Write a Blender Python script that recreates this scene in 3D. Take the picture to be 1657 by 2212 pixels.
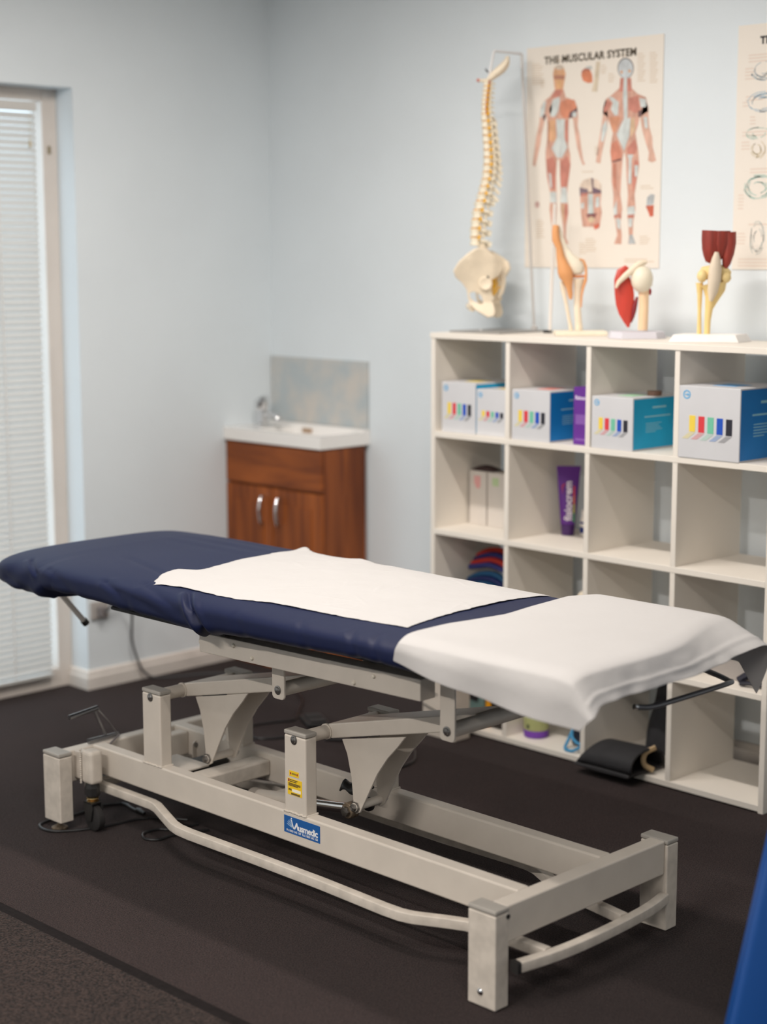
import bpy, bmesh, math, random
from mathutils import Vector, Matrix, noise
random.seed(7)
S = bpy.context.scene
for o in list(bpy.data.objects):
    bpy.data.objects.remove(o)
COL = S.collection

# ------------------------------------------------------------------ camera
camd = bpy.data.cameras.new('camera')
cam = bpy.data.objects.new('camera', camd)
COL.objects.link(cam)
YAW, PITCH, ROLL = 0.7855, 0.1526, -0.0015
cam.location = (4.661, -4.0897, 1.4641)
_f = Vector((-math.sin(YAW) * math.cos(PITCH), math.cos(YAW) * math.cos(PITCH), -math.sin(PITCH)))
_r = Vector((math.cos(YAW), math.sin(YAW), 0))
_u = _r.cross(_f)
_c, _s = math.cos(ROLL), math.sin(ROLL)
_r2, _u2 = _c * _r + _s * _u, -_s * _r + _c * _u
cam.rotation_euler = Matrix((_r2, _u2, -_f)).transposed().to_euler()
camd.sensor_fit = 'VERTICAL'
camd.sensor_height = 36.0
camd.sensor_width = 27.0
camd.lens = 3674.8 / 2212 * 36.0
camd.clip_start = 0.05
camd.dof.use_dof = True
camd.dof.focus_distance = 3.88
camd.dof.aperture_fstop = 1.72
camd.dof.aperture_blades = 0
S.camera = cam

# ------------------------------------------------------------------ world, exposure
S.view_settings.view_transform = 'Standard'
S.view_settings.look = 'None'
S.view_settings.gamma = 1.0
S.view_settings.use_curve_mapping = False
S.view_settings.exposure = 0.0
wd = bpy.data.worlds.new('sky')
S.world = wd
wd.use_nodes = True
_bg = wd.node_tree.nodes['Background']
_bg.inputs[0].default_value = (0.80, 0.90, 1.0, 1)
_bg.inputs[1].default_value = 2.4

# ceiling lamps: (x, y, watts, size x, size y)
WARM = (1.0, 0.93, 0.86)
CEIL = 2.50
LAMPS = [(1.68, -1.36, 38.0, 1.20, 0.07), (2.25, -2.75, 26.0, 1.20, 0.07), (2.50, -4.60, 84.0, 1.20, 0.07), (4.40, -3.20, 32.0, 1.20, 0.07)]  # last pair added as fill: low onto the rails, and onto right-facing sides

# ------------------------------------------------------------------ materials
MATS = {}
def nd(nt, t, **kw):
    n = nt.nodes.new(t)
    for k, v in kw.items():
        setattr(n, k, v)
    return n
def mat(name, col, rough=0.5, metal=0.0, var=0.0, scale=20.0, bump=0.0, bscale=200.0, spec=0.5, coat=0.0, stretch=None, col2=None, trans=0.0, sheen=0.0):
    if name in MATS:
        return MATS[name]
    m = bpy.data.materials.new(name)
    m.use_nodes = True
    nt = m.node_tree
    b = nt.nodes['Principled BSDF']
    b.inputs['Base Color'].default_value = (*col, 1)
    b.inputs['Roughness'].default_value = rough
    b.inputs['Metallic'].default_value = metal
    b.inputs['Specular IOR Level'].default_value = spec
    b.inputs['Coat Weight'].default_value = coat
    if sheen:
        b.inputs['Sheen Weight'].default_value = sheen
    tc = nd(nt, 'ShaderNodeTexCoord')
    src = tc.outputs['Object']
    if stretch:
        mp = nd(nt, 'ShaderNodeMapping')
        mp.inputs['Scale'].default_value = stretch
        nt.links.new(src, mp.inputs[0])
        src = mp.outputs[0]
    if var > 0 or col2:
        n = nd(nt, 'ShaderNodeTexNoise')
        n.inputs['Scale'].default_value = scale
        n.inputs['Detail'].default_value = 4
        nt.links.new(src, n.inputs['Vector'])
        r = nd(nt, 'ShaderNodeValToRGB')
        c2 = col2 or tuple(c * (1 - var) for c in col)
        r.color_ramp.elements[0].color = (*c2, 1)
        r.color_ramp.elements[1].color = (*(col if col2 else tuple(min(1, c * (1 + var)) for c in col)), 1)
        r.color_ramp.elements[0].position = 0.35
        r.color_ramp.elements[1].position = 0.65
        nt.links.new(n.outputs['Fac'], r.inputs[0])
        nt.links.new(r.outputs[0], b.inputs['Base Color'])
    if bump > 0:
        n2 = nd(nt, 'ShaderNodeTexNoise')
        n2.inputs['Scale'].default_value = bscale
        n2.inputs['Detail'].default_value = 3
        nt.links.new(src, n2.inputs['Vector'])
        bp = nd(nt, 'ShaderNodeBump')
        bp.inputs['Strength'].default_value = bump
        bp.inputs['Distance'].default_value = 0.004
        nt.links.new(n2.outputs['Fac'], bp.inputs['Height'])
        nt.links.new(bp.outputs[0], b.inputs['Normal'])
    if trans > 0:
        tr = nd(nt, 'ShaderNodeBsdfTranslucent')
        tr.inputs[0].default_value = (*col, 1)
        mx = nd(nt, 'ShaderNodeMixShader')
        mx.inputs[0].default_value = trans
        nt.links.new(b.outputs[0], mx.inputs[1])
        nt.links.new(tr.outputs[0], mx.inputs[2])
        nt.links.new(mx.outputs[0], nt.nodes['Material Output'].inputs[0])
    MATS[name] = m
    return m

WALL = mat('pale_blue_paint', (0.740, 0.795, 0.830), 0.75, var=0.015, scale=3, bump=0.08, bscale=260, spec=0.25)
WHITE_PAINT = mat('white_ceiling_paint', (0.75, 0.74, 0.72), 0.85)
TRIM = mat('cream_gloss_trim', (0.70, 0.655, 0.61), 0.4, var=0.05, scale=9)
FRAMEW = mat('window_frame_enamel', (0.66, 0.60, 0.55), 0.4, var=0.03, scale=8)
POWDER = mat('white_powder_coat', (0.63, 0.57, 0.50), 0.42, var=0.03, scale=14, bump=0.05, bscale=700)
POWDER_WORN = mat('white_powder_coat_scuffed', (0.62, 0.56, 0.49), 0.48, var=0.10, scale=30, bump=0.10, bscale=500)
CAPGREY = mat('grey_beige_plastic_cap', (0.38, 0.355, 0.32), 0.5, var=0.04, scale=30)
CHROME = mat('chrome', (0.75, 0.75, 0.76), 0.12, metal=1.0)
STEEL = mat('zinc_bolt_steel', (0.30, 0.29, 0.28), 0.35, metal=1.0, var=0.15, scale=120)
RUSTY = mat('grimy_steel', (0.22, 0.17, 0.12), 0.6, metal=0.7, var=0.3, scale=90)
BRASS = mat('gold_passivated_steel', (0.62, 0.44, 0.20), 0.3, metal=1.0)
BLACKP = mat('black_plastic', (0.018, 0.017, 0.017), 0.45)
RUBBER = mat('black_rubber', (0.02, 0.018, 0.018), 0.7)
DARKROD = mat('dark_grey_rod', (0.17, 0.17, 0.18), 0.35, metal=0.4)
MELA = mat('white_melamine', (0.82, 0.765, 0.69), 0.5, var=0.01, scale=6)
PAPERW = mat('white_paper_sheet', (0.565, 0.55, 0.542), 0.85, var=0.01, scale=8, bump=0.15, bscale=60, spec=0.1, trans=0.12)
CHROME_D = mat('brushed_metal_dark', (0.35, 0.35, 0.36), 0.3, metal=1.0)
BONE = mat('bone_plastic', (0.82, 0.71, 0.55), 0.5, var=0.06, scale=25)
BONE2 = mat('ivory_plastic', (0.84, 0.77, 0.62), 0.5, var=0.04, scale=25)

def carpet(name, c1, c2, sc, bump, ripple=0.0):
    m = bpy.data.materials.new(name)
    m.use_nodes = True
    nt = m.node_tree
    b = nt.nodes['Principled BSDF']
    b.inputs['Roughness'].default_value = 0.95
    b.inputs['Specular IOR Level'].default_value = 0.1
    b.inputs['Sheen Weight'].default_value = 0.05
    b.inputs['Sheen Roughness'].default_value = 0.6
    tc = nd(nt, 'ShaderNodeTexCoord')
    n = nd(nt, 'ShaderNodeTexNoise')
    n.inputs['Scale'].default_value = sc
    n.inputs['Detail'].default_value = 1
    n.inputs['Roughness'].default_value = 0.6
    nt.links.new(tc.outputs['Object'], n.inputs['Vector'])
    big = nd(nt, 'ShaderNodeTexNoise')
    big.inputs['Scale'].default_value = 5
    nt.links.new(tc.outputs['Object'], big.inputs['Vector'])
    r = nd(nt, 'ShaderNodeValToRGB')
    r.color_ramp.elements[0].color = (*c1, 1)
    r.color_ramp.elements[1].color = (*c2, 1)
    r.color_ramp.elements[0].position = 0.36
    r.color_ramp.elements[1].position = 0.64
    nt.links.new(n.outputs['Fac'], r.inputs[0])
    mix = nd(nt, 'ShaderNodeMixRGB', blend_type='MULTIPLY')
    mix.inputs[0].default_value = 0.35
    nt.links.new(r.outputs[0], mix.inputs[1])
    nt.links.new(big.outputs['Fac'], mix.inputs[2])
    nt.links.new(mix.outputs[0], b.inputs['Base Color'])
    bp = nd(nt, 'ShaderNodeBump')
    bp.inputs['Strength'].default_value = bump
    bp.inputs['Distance'].default_value = 0.004
    nt.links.new(n.outputs['Fac'], bp.inputs['Height'])
    nt.links.new(bp.outputs[0], b.inputs['Normal'])
    MATS[name] = m
    return m
CARPET = carpet('charcoal_brown_carpet', (0.0078, 0.0050, 0.0052), (0.054, 0.0330, 0.0310), 330, 1.0)
RUGM = carpet('brown_loop_rug', (0.0060, 0.0041, 0.0039), (0.052, 0.0335, 0.0285), 200, 1.2)

def fabric_navy():
    m = bpy.data.materials.new('navy_stretch_cover')
    m.use_nodes = True
    nt = m.node_tree
    b = nt.nodes['Principled BSDF']
    b.inputs['Base Color'].default_value = (0.0062, 0.0100, 0.040, 1)
    b.inputs['Roughness'].default_value = 0.52
    b.inputs['Specular IOR Level'].default_value = 0.18
    b.inputs['Sheen Weight'].default_value = 0.05
    b.inputs['Sheen Roughness'].default_value = 0.45
    b.inputs['Sheen Tint'].default_value = (0.55, 0.65, 1, 1)
    tc = nd(nt, 'ShaderNodeTexCoord')
    n = nd(nt, 'ShaderNodeTexNoise')
    n.inputs['Scale'].default_value = 900
    nt.links.new(tc.outputs['Object'], n.inputs['Vector'])
    bp = nd(nt, 'ShaderNodeBump')
    bp.inputs['Strength'].default_value = 0.15
    bp.inputs['Distance'].default_value = 0.001
    nt.links.new(n.outputs['Fac'], bp.inputs['Height'])
    nt.links.new(bp.outputs[0], b.inputs['Normal'])
    return m
NAVY = fabric_navy()

def wood(name, horizontal):
    m = bpy.data.materials.new(name)
    m.use_nodes = True
    nt = m.node_tree
    b = nt.nodes['Principled BSDF']
    b.inputs['Roughness'].default_value = 0.26
    b.inputs['Specular IOR Level'].default_value = 0.3
    tc = nd(nt, 'ShaderNodeTexCoord')
    mp = nd(nt, 'ShaderNodeMapping')
    mp.inputs['Scale'].default_value = (2.2, 2.2, 18) if horizontal else (18, 18, 1.6)
    nt.links.new(tc.outputs['Object'], mp.inputs[0])
    n = nd(nt, 'ShaderNodeTexNoise')
    n.inputs['Scale'].default_value = 1.0
    n.inputs['Detail'].default_value = 6
    n.inputs['Distortion'].default_value = 0.6
    nt.links.new(mp.outputs[0], n.inputs['Vector'])
    r = nd(nt, 'ShaderNodeValToRGB')
    r.color_ramp.elements[0].color = (0.130, 0.030, 0.007, 1)
    r.color_ramp.elements[1].color = (0.345, 0.092, 0.018, 1)
    r.color_ramp.elements[0].position = 0.30
    r.color_ramp.elements[1].position = 0.66
    nt.links.new(n.outputs['Fac'], r.inputs[0])
    nt.links.new(r.outputs[0], b.inputs['Base Color'])
    return m
WOOD_V, WOOD_H = wood('cherry_veneer_upright', False), wood('cherry_veneer_level', True)

def glass():
    m = bpy.data.materials.new('window_glass')
    m.use_nodes = True
    nt = m.node_tree
    for n in list(nt.nodes):
        if n.type != 'OUTPUT_MATERIAL':
            nt.nodes.remove(n)
    out = nt.nodes['Material Output']
    t = nd(nt, 'ShaderNodeBsdfTransparent')
    t.inputs[0].default_value = (0.93, 0.96, 0.96, 1)
    g = nd(nt, 'ShaderNodeBsdfGlossy')
    g.inputs['Roughness'].default_value = 0.02
    mx = nd(nt, 'ShaderNodeMixShader')
    mx.inputs[0].default_value = 0.06
    nt.links.new(t.outputs[0], mx.inputs[1])
    nt.links.new(g.outputs[0], mx.inputs[2])
    nt.links.new(mx.outputs[0], out.inputs[0])
    return m
GLASS = glass()

def marble():
    m = bpy.data.materials.new('mottled_grey_tile')
    m.use_nodes = True
    nt = m.node_tree
    b = nt.nodes['Principled BSDF']
    b.inputs['Roughness'].default_value = 0.3
    tc = nd(nt, 'ShaderNodeTexCoord')
    n = nd(nt, 'ShaderNodeTexNoise')
    n.inputs['Scale'].default_value = 9
    n.inputs['Detail'].default_value = 3
    nt.links.new(tc.outputs['Object'], n.inputs['Vector'])
    r = nd(nt, 'ShaderNodeValToRGB')
    r.color_ramp.elements[0].color = (0.44, 0.49, 0.51, 1)
    r.color_ramp.elements[1].color = (0.58, 0.55, 0.51, 1)
    r.color_ramp.elements[0].position = 0.40
    r.color_ramp.elements[1].position = 0.66
    nt.links.new(n.outputs['Fac'], r.inputs[0])
    nt.links.new(r.outputs[0], b.inputs['Base Color'])
    return m
MARBLE = marble()

_inkn = {}
def ink(rgb):
    """flat matt print / plastic colour from an sRGB triple"""
    key = tuple(rgb)
    if key not in _inkn:
        lin = tuple(((c / 255) / 12.92 if c / 255 <= 0.04045 else (((c / 255) + 0.055) / 1.055) ** 2.4) for c in rgb)
        _inkn[key] = mat('ink_%d_%d_%d' % key, lin, 0.55, var=0.02, scale=30)
    return _inkn[key]

def pink(rgb):
    """printed illustration ink: the colour with fine hatching"""
    lin = tuple(((c / 255) / 12.92 if c / 255 <= 0.04045 else (((c / 255) + 0.055) / 1.055) ** 2.4) for c in rgb)
    return mat('print_%d_%d_%d' % tuple(rgb), lin, 0.55, scale=55, stretch=(1.0, 1.0, 0.45), col2=tuple(c * 0.74 for c in lin))

# ------------------------------------------------------------------ mesh helpers
class MB:
    def __init__(s):
        s.v, s.f = [], []
    def add(s, vs, fs):
        o = len(s.v)
        s.v += [tuple(v) for v in vs]
        s.f += [tuple(i + o for i in f) for f in fs]
        return s
    def box(s, x0, x1, y0, y1, z0, z1):
        return s.add([(x0, y0, z0), (x1, y0, z0), (x1, y1, z0), (x0, y1, z0), (x0, y0, z1), (x1, y0, z1), (x1, y1, z1), (x0, y1, z1)],
                     [(0, 3, 2, 1), (4, 5, 6, 7), (0, 1, 5, 4), (1, 2, 6, 5), (2, 3, 7, 6), (3, 0, 4, 7)])
    def prism(s, pts, axis, a, b):
        """outline pts (2-D) extruded along axis 'x','y' or 'z' from a to b"""
        n = len(pts)
        def P(p, t):
            return {'x': (t, p[0], p[1]), 'y': (p[0], t, p[1]), 'z': (p[0], p[1], t)}[axis]
        vs = [P(p, a) for p in pts] + [P(p, b) for p in pts]
        fs = [tuple(range(n))[::-1], tuple(range(n, 2 * n))]
        for i in range(n):
            j = (i + 1) % n
            fs.append((i, j, n + j, n + i))
        return s.add(vs, fs)
    def loft(s, path, radii, n=12, caps=True, up=None, square=False):
        """tube along path; radii: number, (ra, rb) or list of them"""
        P = [Vector(p) for p in path]
        m = len(P)
        R = radii if isinstance(radii, list) else [radii] * m
        t0 = (P[1] - P[0]).normalized()
        u = Vector(up) if up else Vector((0, 0, 1))
        if abs(u.dot(t0)) > 0.95:
            u = Vector((1, 0, 0)) if abs(t0.x) < 0.9 else Vector((0, 1, 0))
        vs, fs = [], []
        for i in range(m):
            t = (P[min(i + 1, m - 1)] - P[max(i - 1, 0)]).normalized()
            u = (u - t * u.dot(t)).normalized()
            w = t.cross(u)
            r = R[i]
            ra, rb = r if isinstance(r, (tuple, list)) else (r, r)
            for k in range(n):
                a = 2 * math.pi * k / n + (math.pi / n if square else 0)
                ca, sa = math.cos(a), math.sin(a)
                if square:
                    e = 0.26
                    ca, sa = math.copysign(abs(ca) ** e, ca), math.copysign(abs(sa) ** e, sa)
                vs.append(P[i] + w * (ra * ca) + u * (rb * sa))
        for i in range(m - 1):
            for k in range(n):
                k2 = (k + 1) % n
                fs.append((i * n + k, i * n + k2, (i + 1) * n + k2, (i + 1) * n + k))
        if caps:
            fs.append(tuple(range(n))[::-1])
            fs.append(tuple((m - 1) * n + k for k in range(n)))
        return s.add(vs, fs)
    def cyl(s, p, q, r, n=16, r2=None):
        return s.loft([p, q], [r, r if r2 is None else r2], n)
    def ball(s, c, r, n=14, m=8, rot=None):
        rx, ry, rz = r if isinstance(r, (tuple, list)) else (r, r, r)
        c = Vector(c)
        M = rot or Matrix.Identity(3)
        vs = [c + M @ Vector((0, 0, -rz))]
        for i in range(1, m):
            a = -math.pi / 2 + math.pi * i / m
            for k in range(n):
                b = 2 * math.pi * k / n
                vs.append(c + M @ Vector((rx * math.cos(a) * math.cos(b), ry * math.cos(a) * math.sin(b), rz * math.sin(a))))
        vs.append(c + M @ Vector((0, 0, rz)))
        fs = []
        for k in range(n):
            k2 = (k + 1) % n
            fs.append((0, 1 + k2, 1 + k))
            for i in range(m - 2):
                fs.append((1 + i * n + k, 1 + i * n + k2, 1 + (i + 1) * n + k2, 1 + (i + 1) * n + k))
            fs.append((1 + (m - 2) * n + k, 1 + (m - 2) * n + k2, len(vs) - 1))
        return s.add(vs, fs)
    def lathe(s, c, prof, n=24, axis='z'):
        """profile list of (r, h) around an axis through c"""
        c = Vector(c)
        vs, fs = [], []
        for r, h in prof:
            for k in range(n):
                a = 2 * math.pi * k / n
                p = (r * math.cos(a), r * math.sin(a), h)
                if axis == 'y':
                    p = (p[0], p[2], p[1])
                elif axis == 'x':
                    p = (p[2], p[0], p[1])
                vs.append(c + Vector(p))
        m = len(prof)
        for i in range(m - 1):
            for k in range(n):
                k2 = (k + 1) % n
                fs.append((i * n + k, i * n + k2, (i + 1) * n + k2, (i + 1) * n + k))
        fs.append(tuple(range(n))[::-1])
        fs.append(tuple((m - 1) * n + k for k in range(n)))
        return s.add(vs, fs)
    def grid(s, nu, nv, fn):
        vs = [fn(i / (nu - 1), j / (nv - 1)) for i in range(nu) for j in range(nv)]
        fs = [(i * nv + j, (i + 1) * nv + j, (i + 1) * nv + j + 1, i * nv + j + 1) for i in range(nu - 1) for j in range(nv - 1)]
        return s.add(vs, fs)
    def build(s, name, m, parent=None, smooth=False, bevel=0.0, seg=2, world=True, solid=0.0, subs=0, angle=0.6):
        n = len(s.v)
        lo = [min(v[k] for v in s.v) for k in range(3)]
        hi = [max(v[k] for v in s.v) for k in range(3)]
        c = Vector([(a + b) / 2 for a, b in zip(lo, hi)])
        me = bpy.data.meshes.new(name)
        me.from_pydata([(v[0] - c.x, v[1] - c.y, v[2] - c.z) for v in s.v], [], s.f)
        bm = bmesh.new()
        bm.from_mesh(me)
        bmesh.ops.recalc_face_normals(bm, faces=bm.faces)
        bm.to_mesh(me)
        bm.free()
        me.materials.append(m)
        if smooth:
            for p in me.polygons:
                p.use_smooth = True
            try:
                me.set_sharp_from_angle(angle=angle)
            except Exception:
                pass
        o = bpy.data.objects.new(name, me)
        COL.objects.link(o)
        if parent:
            o.parent = parent
            o.location = c - worldloc(parent) if world else c - plainloc(parent)
        else:
            o.location = c
        if solid:
            md = o.modifiers.new('thickness', 'SOLIDIFY')
            md.thickness = solid
            md.offset = 0
        if bevel:
            md = o.modifiers.new('edges', 'BEVEL')
            md.width = bevel
            md.segments = seg
            md.limit_method = 'ANGLE'
            md.angle_limit = 0.7
        if subs:
            md = o.modifiers.new('smooth', 'SUBSURF')
            md.levels = subs
            md.render_levels = subs
        return o
def worldloc(o):
    v = Vector(o.location)
    while o.parent:
        o = o.parent
        v += Vector(o.location)
    return v
def plainloc(o):
    """offset of o inside its top-level thing's own frame"""
    v = Vector((0, 0, 0))
    while o.parent:
        v += Vector(o.location)
        o = o.parent
    return v
def thing(name, label, cat, loc=(0, 0, 0), rz=0.0, group=None):
    o = bpy.data.objects.new(name, None)
    COL.objects.link(o)
    o.empty_display_size = 0.05
    o.location = loc
    o.rotation_euler = (0, 0, rz)
    return tag(o, label, cat, group)
def tag(o, label, cat, group=None):
    o['label'] = label
    o['category'] = cat
    if group:
        o['group'] = group
    return o
def struct(o):
    o['kind'] = 'structure'
    return o
def interp(x, pts):
    if x <= pts[0][0]:
        return pts[0][1]
    for (a, b), (c, d) in zip(pts, pts[1:]):
        if x <= c:
            return b + (d - b) * (x - a) / (c - a)
    return pts[-1][1]
def spline(pts, n=8):
    """Catmull-Rom through 3-D points"""
    P = [Vector(p) for p in pts]
    P = [2 * P[0] - P[1]] + P + [2 * P[-1] - P[-2]]
    out = []
    for i in range(1, len(P) - 2):
        for k in range(n):
            t = k / n
            a, b, c, d = P[i - 1], P[i], P[i + 1], P[i + 2]
            out.append(0.5 * ((2 * b) + (c - a) * t + (2 * a - 5 * b + 4 * c - d) * t * t + (3 * b - a - 3 * c + d) * t ** 3))
    out.append(P[-2])
    return out
def text_mb(body, size, M, bold=0.0, align='LEFT', shear=0.0, spacing=1.0):
    """flat lettering as mesh, placed by matrix M (text lies in its local XY plane)"""
    cu = bpy.data.curves.new('lettering', 'FONT')
    cu.body = body
    cu.size = size
    cu.offset = bold
    cu.align_x = align
    cu.shear = shear
    cu.space_character = spacing
    cu.resolution_u = 3
    o = bpy.data.objects.new('lettering', cu)
    COL.objects.link(o)
    dg = bpy.context.evaluated_depsgraph_get()
    dg.update()
    me = o.evaluated_get(dg).to_mesh()
    mb = MB()
    mb.add([M @ v.co for v in me.vertices], [tuple(p.vertices) for p in me.polygons])
    o.evaluated_get(dg).to_mesh_clear()
    bpy.data.objects.remove(o)
    bpy.data.curves.remove(cu)
    return mb
def facing(origin, right, up):
    r, u = Vector(right).normalized(), Vector(up).normalized()
    n = r.cross(u)
    M = Matrix((r, u, n)).transposed().to_4x4()
    M.translation = Vector(origin)
    return M

# ================================================================== the room
RX, RY = 6.2, -6.2           # far sides of the room, behind the camera
struct(MB().box(-0.12, RX, RY, 0.12, -0.06, 0.0).build('floor', CARPET))
struct(MB().box(-0.12, RX, RY, 0.12, CEIL, CEIL + 0.06).build('ceiling', WHITE_PAINT))
struct(MB().box(-0.12, RX, 0.0, 0.12, 0.0, CEIL).build('wall_back', WALL))
struct(MB().box(RX, RX + 0.1, RY, 0.12, 0.0, CEIL).build('wall_right', WALL))
struct(MB().box(-0.12, RX, RY - 0.1, RY, 0.0, CEIL).build('wall_front', WALL))
WY0, WY1, WZ = -1.98, -0.838, 1.981        # the window recess in the left wall
wl = MB()
wl.box(-0.20, 0.0, WY1, 0.0, 0.0, CEIL)
wl.box(-0.20, 0.0, RY, WY0, 0.0, CEIL)
wl.box(-0.20, 0.0, WY0, WY1, WZ, CEIL)
struct(wl.build('wall_left', WALL))

def skirting(name, path, side=1):
    """moulded baseboard swept along a floor polyline with mitred corners; side = +1 puts it right of the path"""
    prof = [(0.0, 0.0), (0.016, 0.0), (0.016, 0.040), (0.012, 0.046), (0.012, 0.052), (0.009, 0.060), (0.004, 0.064), (0.0, 0.064)]
    P = [Vector((*p, 0)) for p in path]
    nrm = []
    for p, q in zip(P, P[1:]):
        d = (q - p).normalized()
        nrm.append(Vector((d.y, -d.x, 0)) * side)
    vs, fs = [], []
    for i, p in enumerate(P):
        n0, n1 = nrm[max(i - 1, 0)], nrm[min(i, len(nrm) - 1)]
        m = (n0 + n1)
        m = m / m.dot(n0) if m.length > 1e-6 else n0
        vs += [p + m * a + Vector((0, 0, b)) for a, b in prof]
    k = len(prof)
    for i in range(len(P) - 1):
        for j in range(k):
            fs.append((i * k + j, i * k + (j + 1) % k, (i + 1) * k + (j + 1) % k, (i + 1) * k + j))
    fs += [tuple(range(k)), tuple((len(P) - 1) * k + j for j in range(k))]
    return struct(MB().add(vs, fs).build(name, TRIM))
skirting('baseboard_left', [(-0.094, WY1), (0.0, WY1), (0.0, -0.001)], 1)
skirting('baseboard_back', [(0.0, 0.0), (RX, 0.0)], 1)

# ---- floor-length window in its recess
FX = -0.095                                 # inner face of the window frame
win = bpy.data.objects.new('window_1', None)
COL.objects.link(win)
win.location = (FX - 0.03, (WY0 + WY1) / 2, 0)
struct(win)
fr = MB()
fr.box(FX - 0.06, FX, WY1 - 0.055, WY1, 0.0, WZ)
fr.box(FX - 0.06, FX, WY0, WY0 + 0.050, 0.0, WZ)
fr.box(FX - 0.06, FX, WY0 + 0.05, WY1 - 0.055, WZ - 0.040, WZ)
fr.box(FX - 0.06, FX, WY0 + 0.05, WY1 - 0.055, 0.0, 0.066)
fr.build('window_frame', FRAMEW, win, bevel=0.003)
MB().box(FX - 0.052, FX - 0.048, WY0 + 0.05, WY1 - 0.055, 0.066, WZ - 0.04).build('pane', GLASS, win)
MB().box(FX, FX + 0.004, WY1 - 0.036, WY1 - 0.026, 1.775, 1.800).build('latch_plate', mat('dull_brass', (0.30, 0.24, 0.14), 0.45, metal=0.7), win, bevel=0.001)

# ---- venetian blind
BY1, BY0 = WY1 - 0.092, WY0 + 0.06
BX = FX + 0.014                             # the blind hangs just in front of the frame
SLATM = mat('white_blind_slat', (0.62, 0.61, 0.59), 0.45, trans=0.14)
bl = thing('venetian_blind', 'white venetian blind with narrow slats covering the tall window', 'blind', (BX, (BY0 + BY1) / 2, 0.08))
MB().box(BX - 0.013, BX + 0.013, BY0, BY1, WZ - 0.075, WZ - 0.046).build('headrail', mat('headrail_enamel', (0.62, 0.60, 0.57), 0.4), bl, bevel=0.002)
SP, ZTOP, ZBOT = 0.0210, WZ - 0.090, 0.068
ns = int((ZTOP - ZBOT) / SP) + 1
smesh = None
for i in range(ns):
    z = ZTOP - i * SP
    if smesh is None:
        mb = MB()
        mb.grid(5, 2, lambda u, v: (math.cos(math.radians(56)) * (u - 0.5) * 0.025, (v - 0.5) * (BY1 - BY0),
                                    -math.sin(math.radians(56)) * (u - 0.5) * 0.025 + 0.0034 * (1 - (2 * u - 1) ** 2)))
        so = mb.build('slat', SLATM, bl, smooth=True)
        smesh = so
        so.location = Vector((BX, (BY0 + BY1) / 2, z)) - Vector(bl.location)
    else:
        c = smesh.copy()
        COL.objects.link(c)
        c.parent = bl
        c.location = Vector((BX, (BY0 + BY1) / 2, z)) - Vector(bl.location)
MB().box(BX - 0.012, BX + 0.012, BY0, BY1, 0.048, 0.060).build('bottom_rail', SLATM, bl, bevel=0.002)
for y in (BY1 - 0.150, BY0 + 0.14):
    m_ = MB()
    m_.cyl((BX + 0.0125, y, 0.06), (BX + 0.0125, y, WZ - 0.06), 0.0022, 6)
    m_.cyl((BX - 0.0125, y, 0.06), (BX - 0.0125, y, WZ - 0.06), 0.0012, 6)
    m_.build('ladder_cord', mat('white_cord', (0.8, 0.77, 0.74), 0.7), bl, smooth=True)
m_ = MB()
m_.lathe((BX + 0.016, BY1 - 0.030, 1.790), [(0.0005, 0.030), (0.003, 0.024), (0.0045, 0.006), (0.003, 0.0)], 10)
m_.cyl((BX + 0.016, BY1 - 0.030, 1.818), (BX + 0.016, BY1 - 0.030, WZ - 0.07), 0.0008, 6)
m_.build('cord_tassel', mat('tan_tassel', (0.60, 0.50, 0.33), 0.5), bl, smooth=True)

# ---- power point on the left wall
po = thing('power_outlet', 'grey power point low on the wall beside the tall window', 'outlet', (0.0, -0.795, 0.272))
MB().box(0.0, 0.010, -0.826, -0.756, 0.236, 0.296).build('face_plate', mat('outlet_plastic', (0.42, 0.39, 0.37), 0.4), po, bevel=0.003)
MB().box(0.010, 0.034, -0.806, -0.780, 0.246, 0.280).build('plug', mat('plug_grey', (0.20, 0.18, 0.18), 0.4), po, bevel=0.004)

# ---- ceiling lamps above the frame; the last pair are added fill lights
LAMPM = mat('lamp_housing', (0.8, 0.8, 0.8), 0.5)
def emis():
    m = bpy.data.materials.new('lamp_diffuser')
    m.use_nodes = True
    b = m.node_tree.nodes['Principled BSDF']
    b.inputs['Base Color'].default_value = (0.9, 0.9, 0.9, 1)
    b.inputs['Emission Color'].default_value = (*WARM, 1)
    b.inputs['Emission Strength'].default_value = 1.0
    return m
EM = emis()
wheres = ['directly over the treatment table', 'over the rug in front of the table', 'farthest from the cube shelf, added as low-angle fill', 'nearest the camera, added as side fill']
for i, (x, y, w, sx, sy) in enumerate(LAMPS):
    t = thing('ceiling_light', 'long rectangular ceiling light ' + wheres[i], 'ceiling light', (x, y, CEIL), 0, 'ceiling lights')
    h = MB()
    h.box(x - sx / 2 - 0.02, x + sx / 2 + 0.02, y - sy / 2 - 0.02, y + sy / 2 + 0.02, CEIL - 0.02, CEIL)
    h.build('lamp_housing', LAMPM, t, bevel=0.004)
    MB().box(x - sx / 2, x + sx / 2, y - sy / 2, y + sy / 2, CEIL - 0.026, CEIL - 0.020).build('diffuser', EM, t)
    ld = bpy.data.lights.new('ceiling_light_beam', 'AREA')
    ld.shape = 'RECTANGLE'
    ld.size, ld.size_y = sx, sy
    ld.energy = w
    ld.color = WARM
    lo = bpy.data.objects.new('ceiling_light_beam', ld)
    COL.objects.link(lo)
    lo.parent = t
    lo.location = (0, 0, -0.03)

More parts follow.
